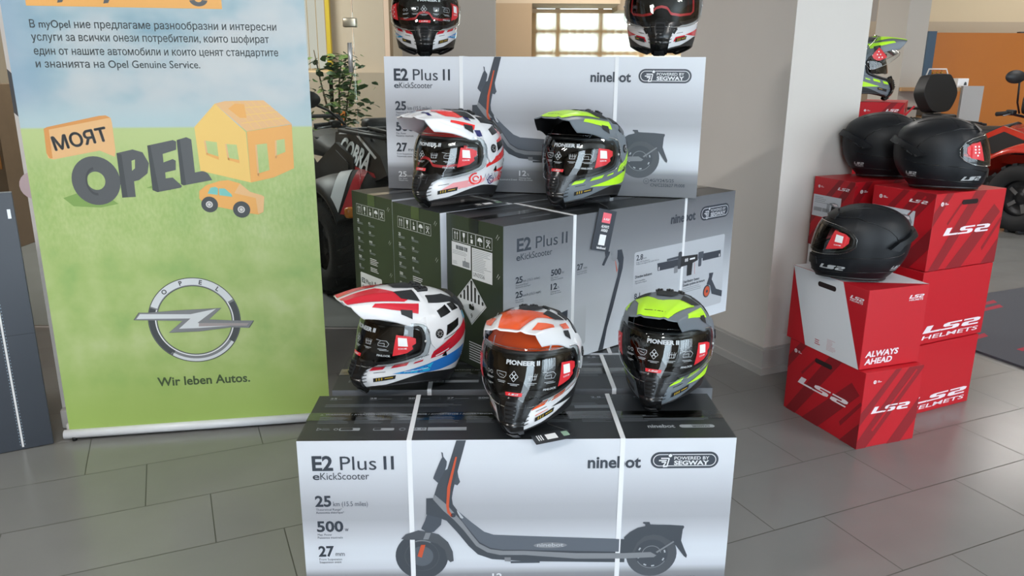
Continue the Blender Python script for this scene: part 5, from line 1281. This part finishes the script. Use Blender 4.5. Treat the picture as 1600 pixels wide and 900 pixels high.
def road_helmet(label, loc, rz, tag_side, scale=1.0):
    F = ROAD
    t = thing('full_face_helmet', label, 'helmet', loc, rz, 'black full-face helmets on the red cartons'); t.scale = (1.04 * scale, scale, scale * 1.08)
    MBK = mat('shell_matt_black', '#101318', .45, spec=.35); MS_ = mat('logo_silver', '#aeb2b5', .4)
    b = MB(); shell(b, F, EYE_R, MBK)
    wrap_ls2(b, F, 30, .040, 36, .0150, MS_, .0010)
    for p in LS2: patch(b, [(-66 + x * 29 / 3.06 + 3.4 * y, .040 + y * .0150) for x, y in p], F.P, .0010, MS_, gx=3, gy=.01)
    for a0 in (128, -148):
        wrap_ls2(b, F, a0, .054, 22, .0105, MS_, .0010); wrap_text(b, F, 'HELMETS', a0 + 1, .0470, .0045, MS_, .0010, .02, a1=a0 + 19)
    # styling seams
    def seam(pts):
        q = []
        for (a0, z0), (a1, z1) in zip(pts[:-1], pts[1:]):
            m = max(1, int(abs(a1 - a0) / 3)); q += [F.P(a0 + (a1 - a0) * i / m, z0 + (z1 - z0) * i / m, .0005) for i in range(m)]
        b.tube(q + [F.P(*pts[-1], .0005)], .0013, M_gloss, 5)
    for sg in (1, -1):
        seam([(sg * a, z) for a, z in ((12, .062), (30, .072), (60, .086), (90, .092), (112, .094), (132, .100), (142, .108))])
        seam([(sg * a, z) for a, z in ((18, .214), (40, .220), (70, .222), (96, .208), (112, .190), (122, .168), (126, .150))])
        seam([(sg * a, z) for a, z in ((0, .022), (30, .026), (60, .034), (90, .040), (120, .042), (150, .040), (180, .038))])
    for sg in (1, -1): b.tube([Vector((x, sg * (.052 - abs(x - .0) * .10), F.topz(x, .052 - abs(x) * .10) + .0004)) for x in [(-.10 + .018 * i) for i in range(12)]], .0012, M_gloss, 5)
    b.build('shell', t)
    b = MB()
    for sg in (1, -1):
        p = [(sg * 112, .128), (sg * 122, .150), (sg * 150, .176), (sg * 180, .186), (sg * 180, .166), (sg * 152, .158), (sg * 130, .140), (sg * 124, .122)]
        patch(b, p, lambda a, z, o: F.P(a, z, o * (.35 + .65 * min(1, max(0, (.190 - z) / .030)))), .020, MBK, skirt=.022)
    b.build('rear_spoiler', t)
    b = MB(); patch(b, [(-30, .208), (-26, .228), (0, .238), (26, .228), (30, .208), (0, .214)], F.P, .006, M_trim, skirt=.007); b.build('brow_vent', t)
    b = MB(); patch(b, [(-26, .050), (-22, .072), (0, .078), (22, .072), (26, .050), (0, .046)], F.P, .005, M_trim, skirt=.006); b.build('chin_vent', t)
    b = MB(); shell(b, F, [(a, zl - .003, zh + .003) for a, zl, zh in EYE_R], M_liner, -.012, 5, 8); b.build('liner', t)
    b = MB(); b.tube(rim_pts(F, EYE_R, .002), .005, M_trim, 8, cap=False); b.build('gasket', t)
    vb = MB(); visor_sheet(vb, F, VIS_R, M_vis, .0085); vb.tube(rim_pts(F, VIS_R, .0085), .0011, M_vis, 5, cap=False); v = vb.build('visor', t)
    sb = MB(); p = [(38, .110), (44, .176), (60, .168), (66, .158), (66, .140), (60, .122)]
    patch(sb, p, F.P, .0091, M_red)
    patch(sb, [(48, .140), (48, .164), (58, .160), (58, .138)], F.P, .0096, M_stw); wrap_text(sb, F, 'SCAN ME', 48, .128, .0036, M_stw, .0096, .02, a1=57)
    sb.build('sticker', v, label='red peel-off tag on the left end of the visor'); sb = MB(); patch(sb, mir(p), F.P, .0091, M_red)
    for a, z in ((-48, .160), (-54, .160), (-48, .150), (-54, .150), (-48, .140), (-54, .140), (-50, .130)): patch(sb, [(a + x * 1.4, z + y) for x, y in circ(0, 0, 1, 10, .0030)], F.P, .0096, M_stw)
    sb.build('sticker', v, label='red peel-off tag with white dots on the right end of the visor')
    b = MB(); b.tube([F.P(c, F.zb(c) + .001, -.001) for c in range(-180, 181, 8)], .005, M_trim, 6, cap=False)
    vs = []
    cols = list(range(-180, 181, 8))
    for c in cols:
        for k in range(3): vs.append(F.P(c, F.zb(c) + .001, -.002 - .012 * k))
    b.add(vs, [(i * 3 + k, (i + 1) * 3 + k, (i + 1) * 3 + k + 1, i * 3 + k + 1) for i in range(len(cols) - 1) for k in range(2)], M_trim, True)
    b.build('neck_roll', t)
    rest(t, loc[2])
    return t
road_helmet('matt black helmet facing left on the white-topped carton', (1.325, 2.895, z1 + hC + .001), R2(168), 'l')
road_helmet('matt black helmet facing right on the striped carton, nearest the red quad bike', (1.715, 3.150, z2 + hC + .001), R2(-19), 'r')
t_ = road_helmet('matt black helmet tucked behind the right-facing one, beside the column', (1.640, 3.480, z2 + hC + .001), R2(-14), 'r')
b = MB(); patch(b, [(150, .020), (150, .034), (162, .032), (162, .018)], ROAD.P, .002, mat('orange_sticker', '#c27a2c', .5)); b.build('sticker', t_, label='small orange sticker at the back rim')
# ------------------------------------------------------------------ quad bikes
M_tyre = mat('tyre_rubber', '#17181a', .75, bump=.4, bscale=40); M_rim = mat('rim_black', '#2a2b2e', .35, .5); M_plastic = mat('plastic_black', '#1a1b1d', .5); M_steel = mat('steel_grey', '#8d8f92', .35, .8); M_lens = mat('lamp_lens', '#cfd4d6', .1, coat=1.0); M_amber = mat('amber_lens', '#e0822a', .2, coat=.8)
def quad(label, loc, rz, body, accent, group, touring, word=None):
    t = thing('quad_bike', label, 'quad bike', loc, rz, group)
    R, Wt = .305, .23
    for sx in (.64, -.62):
        for sy in (1, -1):
            b = MB(); MM = Matrix.Translation((sx, sy * .47, R + .002)) @ Matrix.Rotation(PI / 2, 4, 'X')
            b.lathe([(.155, -.09), (.17, -.115), (.24, -.122), (.285, -.105), (.302, -.06), (.305, 0), (.302, .06), (.285, .105), (.24, .122), (.17, .115), (.155, .09)], M_tyre, MM, 36)
            for i in range(18):
                a = i * 2 * PI / 18
                for s_ in (-1, 1):
                    q = MM @ Matrix.Rotation(a + s_ * .09, 4, 'Z') @ Matrix.Translation((R - .006, 0, s_ * .058)) @ Matrix.Rotation(s_ * .35, 4, 'X')
                    b.box((-.014, -.018, -.05), (.010, .018, .05), M_tyre, q)
            w_ = b.build('tyre', t)
            b = MB(); b.lathe([(.0, .045), (.045, .05), (.06, .035), (.13, .03), (.158, .075), (.160, -.075), (.13, -.03), (.06, -.035), (.045, -.05), (.0, -.045)], M_rim, MM, 28)
            for i in range(5):
                a = i * 2 * PI / 5; q = MM @ Matrix.Rotation(a, 4, 'Z')
                for s_ in (1, -1): b.box((.05, -.016, s_ * .032 - .006), (.15, .016, s_ * .032 + .006), M_steel, q)
            b.build('wheel_rim', w_)
            b = MB()
            for z0, z1 in ((.30, .40), (.24, .27)):
                for dx in (-.10, .10): b.tube([(sx, sy * .38, z0), (sx + dx, sy * .10, z1)], .013, M_steel, 8)
            b.tube([(sx, sy * .34, .30), (sx - .02, sy * .20, .62)], [.022, .03], M_plastic, 10); b.build('suspension_arm', t)
    # chassis, engine, belly
    b = MB(); b.bbox((-.72, -.16, .24), (.74, .16, .46), .03, M_plastic); b.bbox((-.30, -.24, .28), (.25, .24, .60), .05, M_plastic); b.build('chassis', t)
    # hood and nose
    def loft(secs, m, name, parent=t, mb=None):
        """sections: (x, half width bottom, half width top, z0, z1)"""
        b = mb or MB(); vs = []; n = 12
        for x, wb, wt, z0, z1 in secs:
            prof = [(-wb, z0), (-wb, z0 + (z1 - z0) * .35), (-wb * .6 - wt * .4, z0 + (z1 - z0) * .7), (-wt, z1 - .02), (-wt * .6, z1), (0, z1 + .012), (wt * .6, z1), (wt, z1 - .02), (wb * .6 + wt * .4, z0 + (z1 - z0) * .7), (wb, z0 + (z1 - z0) * .35), (wb, z0), (0, z0)]
            vs += [(x, y, z) for y, z in prof]
        fs = [(i * n + k, i * n + (k + 1) % n, (i + 1) * n + (k + 1) % n, (i + 1) * n + k) for i in range(len(secs) - 1) for k in range(n)]
        fs += [tuple(range(n - 1, -1, -1)), tuple(range((len(secs) - 1) * n, len(secs) * n))]
        b.add(vs, fs, m, True)
        return fixnormals(b.build(name, parent)) if mb is None else b
    loft([(.18, .20, .15, .56, .90), (.45, .24, .17, .55, .90), (.70, .26, .19, .54, .83), (.92, .20, .13, .55, .72), (1.0, .12, .08, .58, .66)], body, 'hood')
    b = MB(); b.bbox((.86, -.17, .40), (.99, .17, .56), .04, M_plastic); b.tube([(.98, -.20, .62), (1.06, -.16, .56), (1.06, .16, .56), (.98, .20, .62)], .018, M_plastic); b.tube([(1.05, -.15, .38), (1.08, -.15, .60), (1.08, .15, .60), (1.05, .15, .38), (1.05, -.15, .38)], .018, M_plastic); b.build('front_bumper', t)
    for s_ in (1, -1):
        # fenders: arched shells over each wheel
        for cx, x0, x1, nm in ((.64, 30, 165, 'front_fender'), (-.62, 15, 150, 'rear_fender')):
            b = MB(); vs = []; n = 14; m_ = 4
            for i in range(n + 1):
                a = math.radians(x0 + (x1 - x0) * i / n); rr = .395 if touring else .355
                for y, dr in ((.16, .035), (.30, .03), (.46, .015), (.585, -.015), (.60, -.05)): vs.append((cx + rr * math.cos(a) * 1.12, s_ * y, R + .04 + (rr + dr) * math.sin(a) * 1.08))
            q = 5; fs = [(i * q + k, i * q + k + 1, (i + 1) * q + k + 1, (i + 1) * q + k) for i in range(n) for k in range(q - 1)]
            o2 = len(vs); vs2 = [(x, y, z - .014) for x, y, z in vs]
            b.add(vs + vs2, fs + [tuple(o2 + k for k in reversed(f)) for f in fs] + [(i * q + q - 1, i * q + q - 1 + o2, (i + 1) * q + q - 1 + o2, (i + 1) * q + q - 1) for i in range(n)] + [(k, k + o2, k + 1 + o2, k + 1) for k in range(q - 1)] + [(n * q + k, n * q + k + 1, n * q + k + 1 + o2, n * q + k + o2) for k in range(q - 1)], body if nm == 'front_fender' or touring else M_plastic, True)
            f_ = b.build(nm, t)
            if nm == 'front_fender' and word:
                def fen(a, y, o):
                    q_ = math.radians(a); dr = interp([.16, .30, .46, .585, .60], [.035, .03, .015, -.015, -.05], abs(y)) + o
                    return Vector((.64 + (.355 + o) * math.cos(q_) * 1.12, y, R + .04 + (.355 + dr) * math.sin(q_) * 1.08))
                b = MB(); patch(b, [(a_, s_ * y_) for a_, y_ in ((36, .578), (54, .583), (108, .34), (98, .30))], fen, .004, accent, gx=8, gy=.04); patch(b, [(a_, s_ * y_) for a_, y_ in ((31, .52), (34, .57), (92, .28), (82, .25))], fen, .004, M_qacc, gx=8, gy=.04); b.build('fender_stripe', f_, label='white and red fender stripes')
                b = MB(); b.bbox((.985, s_ * .50 - .055, .535), (1.035, s_ * .50 + .055, .60), .018, M_amber); b.build('indicator', f_, label='amber indicator lens')
        # body side panels
        b = MB()
        P = [(.55, .58), (.50, .82), (.20, .90), (-.10, .74), (-.42, .70), (-.74, .78), (-.95, .88), (-.98, .82), (-.78, .66), (-.45, .54), (-.15, .52), (.12, .56)]
        def side(a, c, d): return Vector((a, s_ * (.255 + d - .10 * max(0, c - .62)), c))
        b.prism(P, side, 0, .03, body); b.build('side_panel', t)
        b = MB(); P2 = [(.46, .66), (.44, .78), (.22, .85), (-.04, .72), (.10, .64)]
        b.prism(P2, side, .03, .036, M_plastic)
        b.build('panel_inset', t)
        if word:
            b = MB(); hp = [(.16, .76), (.10, .96), (.40, 1.0), (.84, .86), (.98, .76), (.80, .70)]
            sd = lambda a, c, d: Vector((a, s_ * (.285 + d - .25 * (c - .66)), c))
            b.prism(hp, sd, -.12, 0, M_qblack); fixnormals(b.build('hood_wing', t))
            b = MB(); b.add([sd(a, c, .002) for a, c in ((.24, .755), (.22, .785), (.80, .755), (.84, .73))], [(0, 1, 2, 3) if s_ > 0 else (3, 2, 1, 0)], M_qacc); b.add([sd(a, c, .002) for a, c in ((.16, .95), (.18, .965), (.42, .985), (.80, .85), (.78, .838), (.42, .968))], [(0, 1, 2, 3, 4, 5)], M_qwhite); b.build('wing_stripe', t)
            b = MB(); nrm = Vector((0, s_, .25 * s_ * s_)).normalized(); dv = Vector((.95, s_ * .04, -.16)).normalized(); up_ = Vector((.1, s_ * -.24, .97)).normalized()
            if s_ < 0: S = Sheet(b, sd(.22, .835, .006), dv, up_, lift=.001).out((0, s_, .2)); S.text(word, 0, 0, .115, M_stw, .035, d=1, x1=.50, shear=.25)
            else: S = Sheet(b, sd(.72, .75, .006), -dv, up_, lift=.001).out((0, s_, .2)); S.text(word, 0, 0, .115, M_stw, .035, d=1, x1=.50, shear=.25)
            b.build('lettering', t, label='white lettering')
        # foot board
        b = MB(); b.bbox((-.30, s_ * .22 if s_ > 0 else -.50, .27), (.28, .50 if s_ > 0 else -.22, .31), .012, M_plastic); b.build('foot_board', t)
        # headlight
        b = MB(); MM = Matrix.Translation((.93, s_ * .155, .70)) @ Matrix.Rotation(R2(18), 4, 'Y') @ Matrix.Rotation(s_ * R2(28), 4, 'Z')
        b.bbox((-.05, -.062, -.05), (.05, .062, .05), .03, M_lens, MM, 3); b.build('headlight', t)
        # mirror on its stalk
        b = MB(); top = Vector((.42, s_ * .47, 1.31 if touring else 1.16)); b.tube([(.30, s_ * .22, 1.02), (.36, s_ * .36, 1.12), top], .0085, M_plastic, 8)
        MM = Matrix.Translation(top + Vector((0, s_ * .065, .03))) @ Matrix.Rotation(R2(90), 4, 'Y') @ Matrix.Rotation(s_ * R2(-14), 4, 'X')
        vs = []; fs = []
        prof = [(0, -.024), (.55, -.022), (.9, -.010), (1, .0), (.95, .010), (0, .012)]
        for r_, z in prof:
            for k in range(20):
                a = k * PI / 10; vs.append(MM @ Vector((r_ * .058 * math.cos(a), r_ * .10 * math.sin(a), z)))
        for i in range(len(prof) - 1):
            for k in range(20): fs.append((i * 20 + k, i * 20 + (k + 1) % 20, (i + 1) * 20 + (k + 1) % 20, (i + 1) * 20 + k))
        b.add(vs, fs, M_plastic, True); b.build('mirror', t)
    # handlebar
    b = MB(); b.tube([(.22, -.40, 1.01), (.25, -.30, 1.02), (.33, -.14, .98), (.34, 0, .95), (.33, .14, .98), (.25, .30, 1.02), (.22, .40, 1.01)], .0125, M_plastic)
    b.tube([(.36, 0, .94), (.30, 0, .84)], .03, M_plastic); hb = b.build('handlebar', t)
    for s_ in (1, -1):
        b = MB(); b.tube([(.215, s_ * .405, 1.01), (.25, s_ * .295, 1.02)], .0195, M_tyre, 12); b.build('grip', hb)
        b = MB(); b.bbox((.23, s_ * .28 - .035, 1.0), (.30, s_ * .28 + .035, 1.05), .012, M_plastic); b.tube([(.285, s_ * .27, 1.02), (.285, s_ * .41, 1.0)], .006, M_steel, 6); b.build('brake_lever', hb)
    b = MB(); b.bbox((.28, -.11, .95), (.40, .11, 1.06), .03, M_plastic); b.build('dashboard', t)
    # racks
    b = MB()
    for y in (-.30, -.15, 0, .15, .30): b.tube([(.50, y, 1.01), (.92, y * .8, .99)], .011, M_plastic, 8)
    b.tube([(.48, -.34, 1.0), (.48, .34, 1.0), (.94, .26, .98), (.98, 0, .98), (.94, -.26, .98), (.48, -.34, 1.0)], .014, M_plastic); b.tube([(.60, -.2, 1.0), (.62, -.12, .80)], .012, M_plastic); b.tube([(.60, .2, 1.0), (.62, .12, .80)], .012, M_plastic); b.build('front_rack', t)
    b = MB()
    for y in (-.28, -.14, 0, .14, .28): b.tube([(-.40, y, .875), (-.98, y, .90)], .012, M_plastic, 8)
    b.tube([(-.38, -.32, .86), (-.98, -.34, .89), (-1.06, -.30, 1.0), (-1.06, .30, 1.0), (-.98, .34, .89), (-.38, .32, .86)], .016, M_plastic); b.build('rear_rack', t)
    # seat
    b = MB(); vs = []
    secs = [(.16, .10, .84, .92), (.0, .14, .80, .87), (-.20, .17, .76, .86), (-.40, .18, .76, .90), (-.55, .17, .78, .93)]
    loft([(x, w_, w_ * .8, z0, z1) for x, w_, z0, z1 in secs], M_plastic, 'seat', mb=b); fixnormals(b.build('seat', t))
    if touring:
        b = MB(); MM = Matrix.Translation((-.66, 0, .92)) @ Matrix.Rotation(R2(-8), 4, 'Y')
        pr = [(-.14, 0), (.14, 0), (.24, .04), (.38, .20), (.36, .30), (.24, .44), (.18, .46), (-.18, .46), (-.24, .44), (-.36, .30), (-.38, .20), (-.24, .04)]
        pr = [(y * .66, z * .84 + .06) for y, z in pr]
        for _ in range(3): pr = [q for i in range(len(pr)) for q in ((pr[i][0] * .75 + pr[(i + 1) % len(pr)][0] * .25, pr[i][1] * .75 + pr[(i + 1) % len(pr)][1] * .25), (pr[i][0] * .25 + pr[(i + 1) % len(pr)][0] * .75, pr[i][1] * .25 + pr[(i + 1) % len(pr)][1] * .75))]
        bm = bmesh.new(); v0 = [bm.verts.new((0, y, z)) for y, z in pr]; f = bm.faces.new(v0); r_ = bmesh.ops.extrude_face_region(bm, geom=[f]); 
        for v in r_['geom']:
            if isinstance(v, bmesh.types.BMVert): v.co.x -= .13
        bmesh.ops.bevel(bm, geom=bm.edges[:], offset=.004, segments=1, affect='EDGES'); bmesh.ops.recalc_face_normals(bm, faces=bm.faces); b.bm(bm, M_black, MM, False); b.build('backrest', t)
        b = MB(); b.bbox((.30, -.24, 1.00), (.66, .24, 1.20), .05, M_plastic); b.bbox((.60, -.20, 1.10), (.70, .20, 1.15), .02, M_qred); b.build('instrument_pod', t)
        b = MB(); b.bbox((-.80, -.12, .87), (-.56, .12, .96), .02, M_plastic); b.build('backrest_mount', t)
    return t
M_qred = mat('quad_red', '#c8301f', .25, coat=.5); M_qwhite = mat('quad_white', '#d8d9dc', .3, coat=.4); M_qblack = mat('quad_black', '#0b0c0d', .5); M_qacc = mat('quad_stripe_red', '#b3202c', .3, coat=.4)
quad('black quad bike with white and red fender stripes behind the glass screen', (-1.10, 5.62, 0), R2(-55), M_qblack, M_qwhite, 'quad bikes in the showroom', False, 'COBRA')
quad('red touring quad bike with black backrest in front of the orange partition', (4.69, 7.62, 0), R2(-66), M_qred, M_plastic, 'quad bikes in the showroom', True)

# ------------------------------------------------------------------ showroom background
op = thing('partition', 'orange partition panel with a dark blue edge at the back right', 'partition', (4.94, 9.75, 0))
b = MB(); b.box((.1, 0, .002), (4.2, .06, 1.83), mat('partition_orange', '#bb6a08', .55, vary=.03)); b.build('panel', op)
b = MB(); b.box((0, -.02, .002), (.1, .08, 1.845), mat('partition_blue', '#2f4b63', .5)); b.build('end_post', op, label='dark blue edge post')
b = MB(); b.box((1.1, -.005, 1.83), (4.2, .065, 1.845), M_dark); b.build('cap_rail', op)
dk = thing('desk', 'grey-sided wooden desk in front of the orange partition', 'desk', (4.95, 8.95, 0))
b = MB(); b.box((-.62, 0, 1.17), (.20, .65, 1.21), mat('desk_oak', '#b08a5c', .5)); b.build('desk_top', dk)
b = MB(); b.box((.04, -.045, .002), (.27, -.001, 1.23), mat('desk_grey', '#a9a8a6', .55)); b.build('side_panel', dk)
b = MB(); b.box((-.60, .60, .002), (.18, .63, 1.17), mat('desk_back', '#8d8377', .6)); b.build('back_panel', dk)
b = MB(); b.box((-.60, .05, .85), (.0, .6, .88), mat('desk_oak', '#b08a5c')); b.build('shelf', dk)
b = MB(); b.bbox((.02, .05, 1.2105), (.145, .20, 1.31), .006, M_white); S = Sheet(b, (0, .0495, 0), (1, 0, 0), (0, 0, 1)).out((0, -1, 0)); S.poly([(.09, 1.235), (.125, 1.235), (.12, 1.265), (.105, 1.275), (.095, 1.26)], M_dark, 2)
o = b.build('small_box'); o.location = dk.location; tag(o, 'small white box on the desk by the orange partition', 'box')
lt = thing('desk_stand', 'white angular wire stand on the desk behind the black backrest', 'stand', (4.90, 9.33, 1.2105))
b = MB(); b.tube([(-.16, 0, .008), (-.10, 0, .20), (.10, 0, .20), (.18, 0, .008)], .009, M_white, 8); b.build('frame', lt)
b = MB()
for i in range(3): b.lathe([(.0, .0), (.014, .004), (.016, .02), (.0, .03)], mat('brass_charm', '#b58b3f', .3, .7), Matrix.Translation((-.05 + .05 * i, 0, .145)), 10); b.tube([(-.05 + .05 * i, 0, .17), (-.05 + .05 * i, 0, .20)], .002, M_dark, 5)
b.build('hanging_charms', lt)
sc = thing('wall_screen', 'dark flat screen on the far beige wall behind the open helmet', 'screen', (4.90, 11.19, 1.20))
b = MB(); b.bbox((0, -.05, 0), (.50, 0, .43), .008, mat('screen_dark', '#2e2724', .25)); b.build('screen_body', sc)
b = MB(); b.box((-.02, -.055, -.02), (.52, -.002, .0), M_alu); b.build('bottom_bezel', sc)
# rug
b = MB(); rot_box(b, UT * 3.665 + NT * .2, 3.2, 2.98, .001, .012, mat('rug_slate', '#4b4c53', .95, bump=.6, bscale=300))
mr = mat('rug_red', '#a03040', .95)
rg = random.Random(3)
for i in range(26):
    u0 = 3.70 + rg.random() * 2.6; n0 = .4 + rg.random() * 2.6; l = .10 + rg.random() * .35
    p0 = UT * u0 + NT * n0; p1 = p0 + UT * l + NT * .02; p2 = p1 + NT * .045 + UT * .03; p3 = p0 + NT * .03
    b.add([(p.x, p.y, .0128) for p in (p0, p1, p2, p3)], [(0, 1, 2, 3)], mr)
o = b.build('rug'); tag(o, 'dark grey rug with red flecks behind the red cartons', 'rug')
# plant behind the glass
pl = thing('potted_plant', 'leafy green plant behind the glass screen', 'plant', (-1.60, 7.25, 0))
pl.scale = (1.12, 1.12, 1.06)
b = MB(); b.lathe([(0, .002), (.14, .002), (.18, .34), (.165, .34), (.15, .30), (0, .30)], mat('pot_terracotta', '#8a5a3c', .7), None, 24); b.build('pot', pl)
b = MB(); rg = random.Random(5)
stems = [[(0, 0, .3), (.03, .02, .7), (.10, 0, 1.1), (.16, .02, 1.35)], [(0, 0, .3), (-.04, 0, .8), (-.12, .03, 1.15), (-.16, 0, 1.45)], [(0, 0, .3), (.0, .03, .75), (.02, .05, 1.2), (.05, .05, 1.40)]]
for s_ in stems: b.tube(s_, [.014, .011, .007, .004], mat('plant_stem', '#54432c', .8), 7)
b.build('stem', pl)
b = MB(); ML = [mat('leaf_green', '#3c5a2c', .5), mat('leaf_dark', '#2b4223', .5), mat('leaf_light', '#6a7f3d', .5)]
for i in range(420):
    c = Vector((rg.gauss(0, .13), rg.gauss(0, .10), rg.uniform(.62, 1.42)))
    if c.z > 1.2: c.x *= .75
    c.x += .02
    s_ = rg.uniform(.025, .05); M3 = Matrix.Rotation(rg.uniform(0, 6.28), 4, 'Z') @ Matrix.Rotation(rg.uniform(-.9, .9), 4, 'X') @ Matrix.Rotation(rg.uniform(-.6, .6), 4, 'Y')
    b.add([c + (M3 @ Vector(v)) * s_ for v in ((-1, 0, 0), (-.3, .55, .12), (.5, .45, .1), (1.1, 0, -.1), (.5, -.45, .1), (-.3, -.55, .12))], [(0, 1, 2, 3, 4, 5)], rg.choice(ML))
b.build('leaves', pl)
# lit window and yellow post behind the glass screen
w3 = MB(); w3.box((-2.75, 8.36, 1.34), (-1.90, 8.398, 3.3), M_fr); w3 = struct('window_3', w3)
b = MB()
for i in range(9): b.box((-2.72 + i * .09, 8.345, 1.38), (-2.64 + i * .09, 8.352, 3.26), emit_mat('lit_blind', '#fff3e2', .55) if i == 0 else MATS['lit_blind'])  # slats glow themselves in place of daylight from behind
b.build('blind_slats', w3)
yp = MB(); yp.box((-1.90, 8.30, .0), (-1.86, 8.36, 3.3), mat('yellow_post', '#d9b62e', .5)); o = yp.build('window_post'); tag(o, 'yellow vertical post beside the blinds behind the glass', 'post'); o['kind'] = 'structure'; o.name = 'trim_3'
mb = MB(); mb.box((-2.75, 8.30, .002), (-1.2, 8.395, 1.34), mat('parapet_beige', '#b7a48f', .8)); struct('trim_4', mb)
sg_ = thing('sign_stand', 'orange upright board behind the black quad bike', 'stand', (-1.72, 7.75, 0))
b = MB(); b.box((0, 0, .05), (.085, .02, .98), mat('board_orange', '#c9742a', .5)); b.build('board', sg_)
b = MB(); b.box((-.03, -.10, .002), (.115, .12, .05), M_dark); b.build('base', sg_)
# wooden cabinet glimpsed at the far left
cb = thing('cabinet', 'brown wooden cabinet with orange drawers at the far left edge', 'cabinet', (-4.7, 6.0, 0))
b = MB(); b.box((0, 0, .002), (.80, .45, 1.25), mat('cabinet_wood', '#6f5844', .55, vary=.15, vscale=12)); b.build('carcass', cb)
for i, (z0, z1, c) in enumerate(((.81, .94, '#b0702c'), (.62, .79, '#a8672c'))):
    b = MB(); b.bbox((.03, -.015, z0), (.78, -.0005, z1), .004, mat('drawer_orange_%s' % ('light', 'dark')[i], c, .5)); d = b.build('drawer', cb)
    b = MB(); b.bbox((.03, -.022, z1 + .002), (.78, -.0005, z1 + .016), .003, M_alu); b.build('edge_strip', d)
# ------------------------------------------------------------------ camera and light
cam = bpy.data.cameras.new('camera'); co = bpy.data.objects.new('camera', cam); COL.objects.link(co)
cam.sensor_width = 36; cam.lens = 1215.0163 / 1600 * 36; cam.clip_start = 0.05
p_, r_ = 0.2733, 0.0053
fw = Vector((0, math.cos(p_), -math.sin(p_))); rt = Vector((1, 0, 0)); up = Vector((0, math.sin(p_), math.cos(p_)))
R = rt * math.cos(r_) + up * math.sin(r_); U = -rt * math.sin(r_) + up * math.cos(r_)
co.matrix_world = Matrix(((R.x, U.x, -fw.x, 0), (R.y, U.y, -fw.y, 0), (R.z, U.z, -fw.z, 1.3747), (0, 0, 0, 1)))
SC.camera = co
w = bpy.data.worlds.new('sky'); SC.world = w; w.use_nodes = True
bg = w.node_tree.nodes['Background']; bg.inputs[0].default_value = (0.76, 0.89, 1.0, 1); bg.inputs[1].default_value = 6.0
def fill_light(name, loc, sx, sy, e, col=(1, .97, .93)):
    l = bpy.data.lights.new(name, 'AREA'); l.shape = 'RECTANGLE'; l.size = sx; l.size_y = sy; l.energy = e; l.color = col
    o = bpy.data.objects.new(name, l); COL.objects.link(o); o.location = loc; return o
for x, y, e in ((-3.5, 0.2, 95), (0.0, -1.2, 70), (4.5, 0.3, 60), (-3.0, 6.6, 120), (1.5, 6.5, 60), (6.5, 6.0, 50), (7, 9.6, 36), (1.2, 10.5, 100)):
    fill_light('ceiling_fill', (x, y, 3.55), 1.2, 0.3, e)  # unseen fill lights added under the ceiling to brighten the room
vs_ = SC.view_settings; vs_.view_transform = 'Standard'; vs_.look = 'None'; vs_.gamma = 1.0; vs_.use_curve_mapping = False; vs_.exposure = 0.32
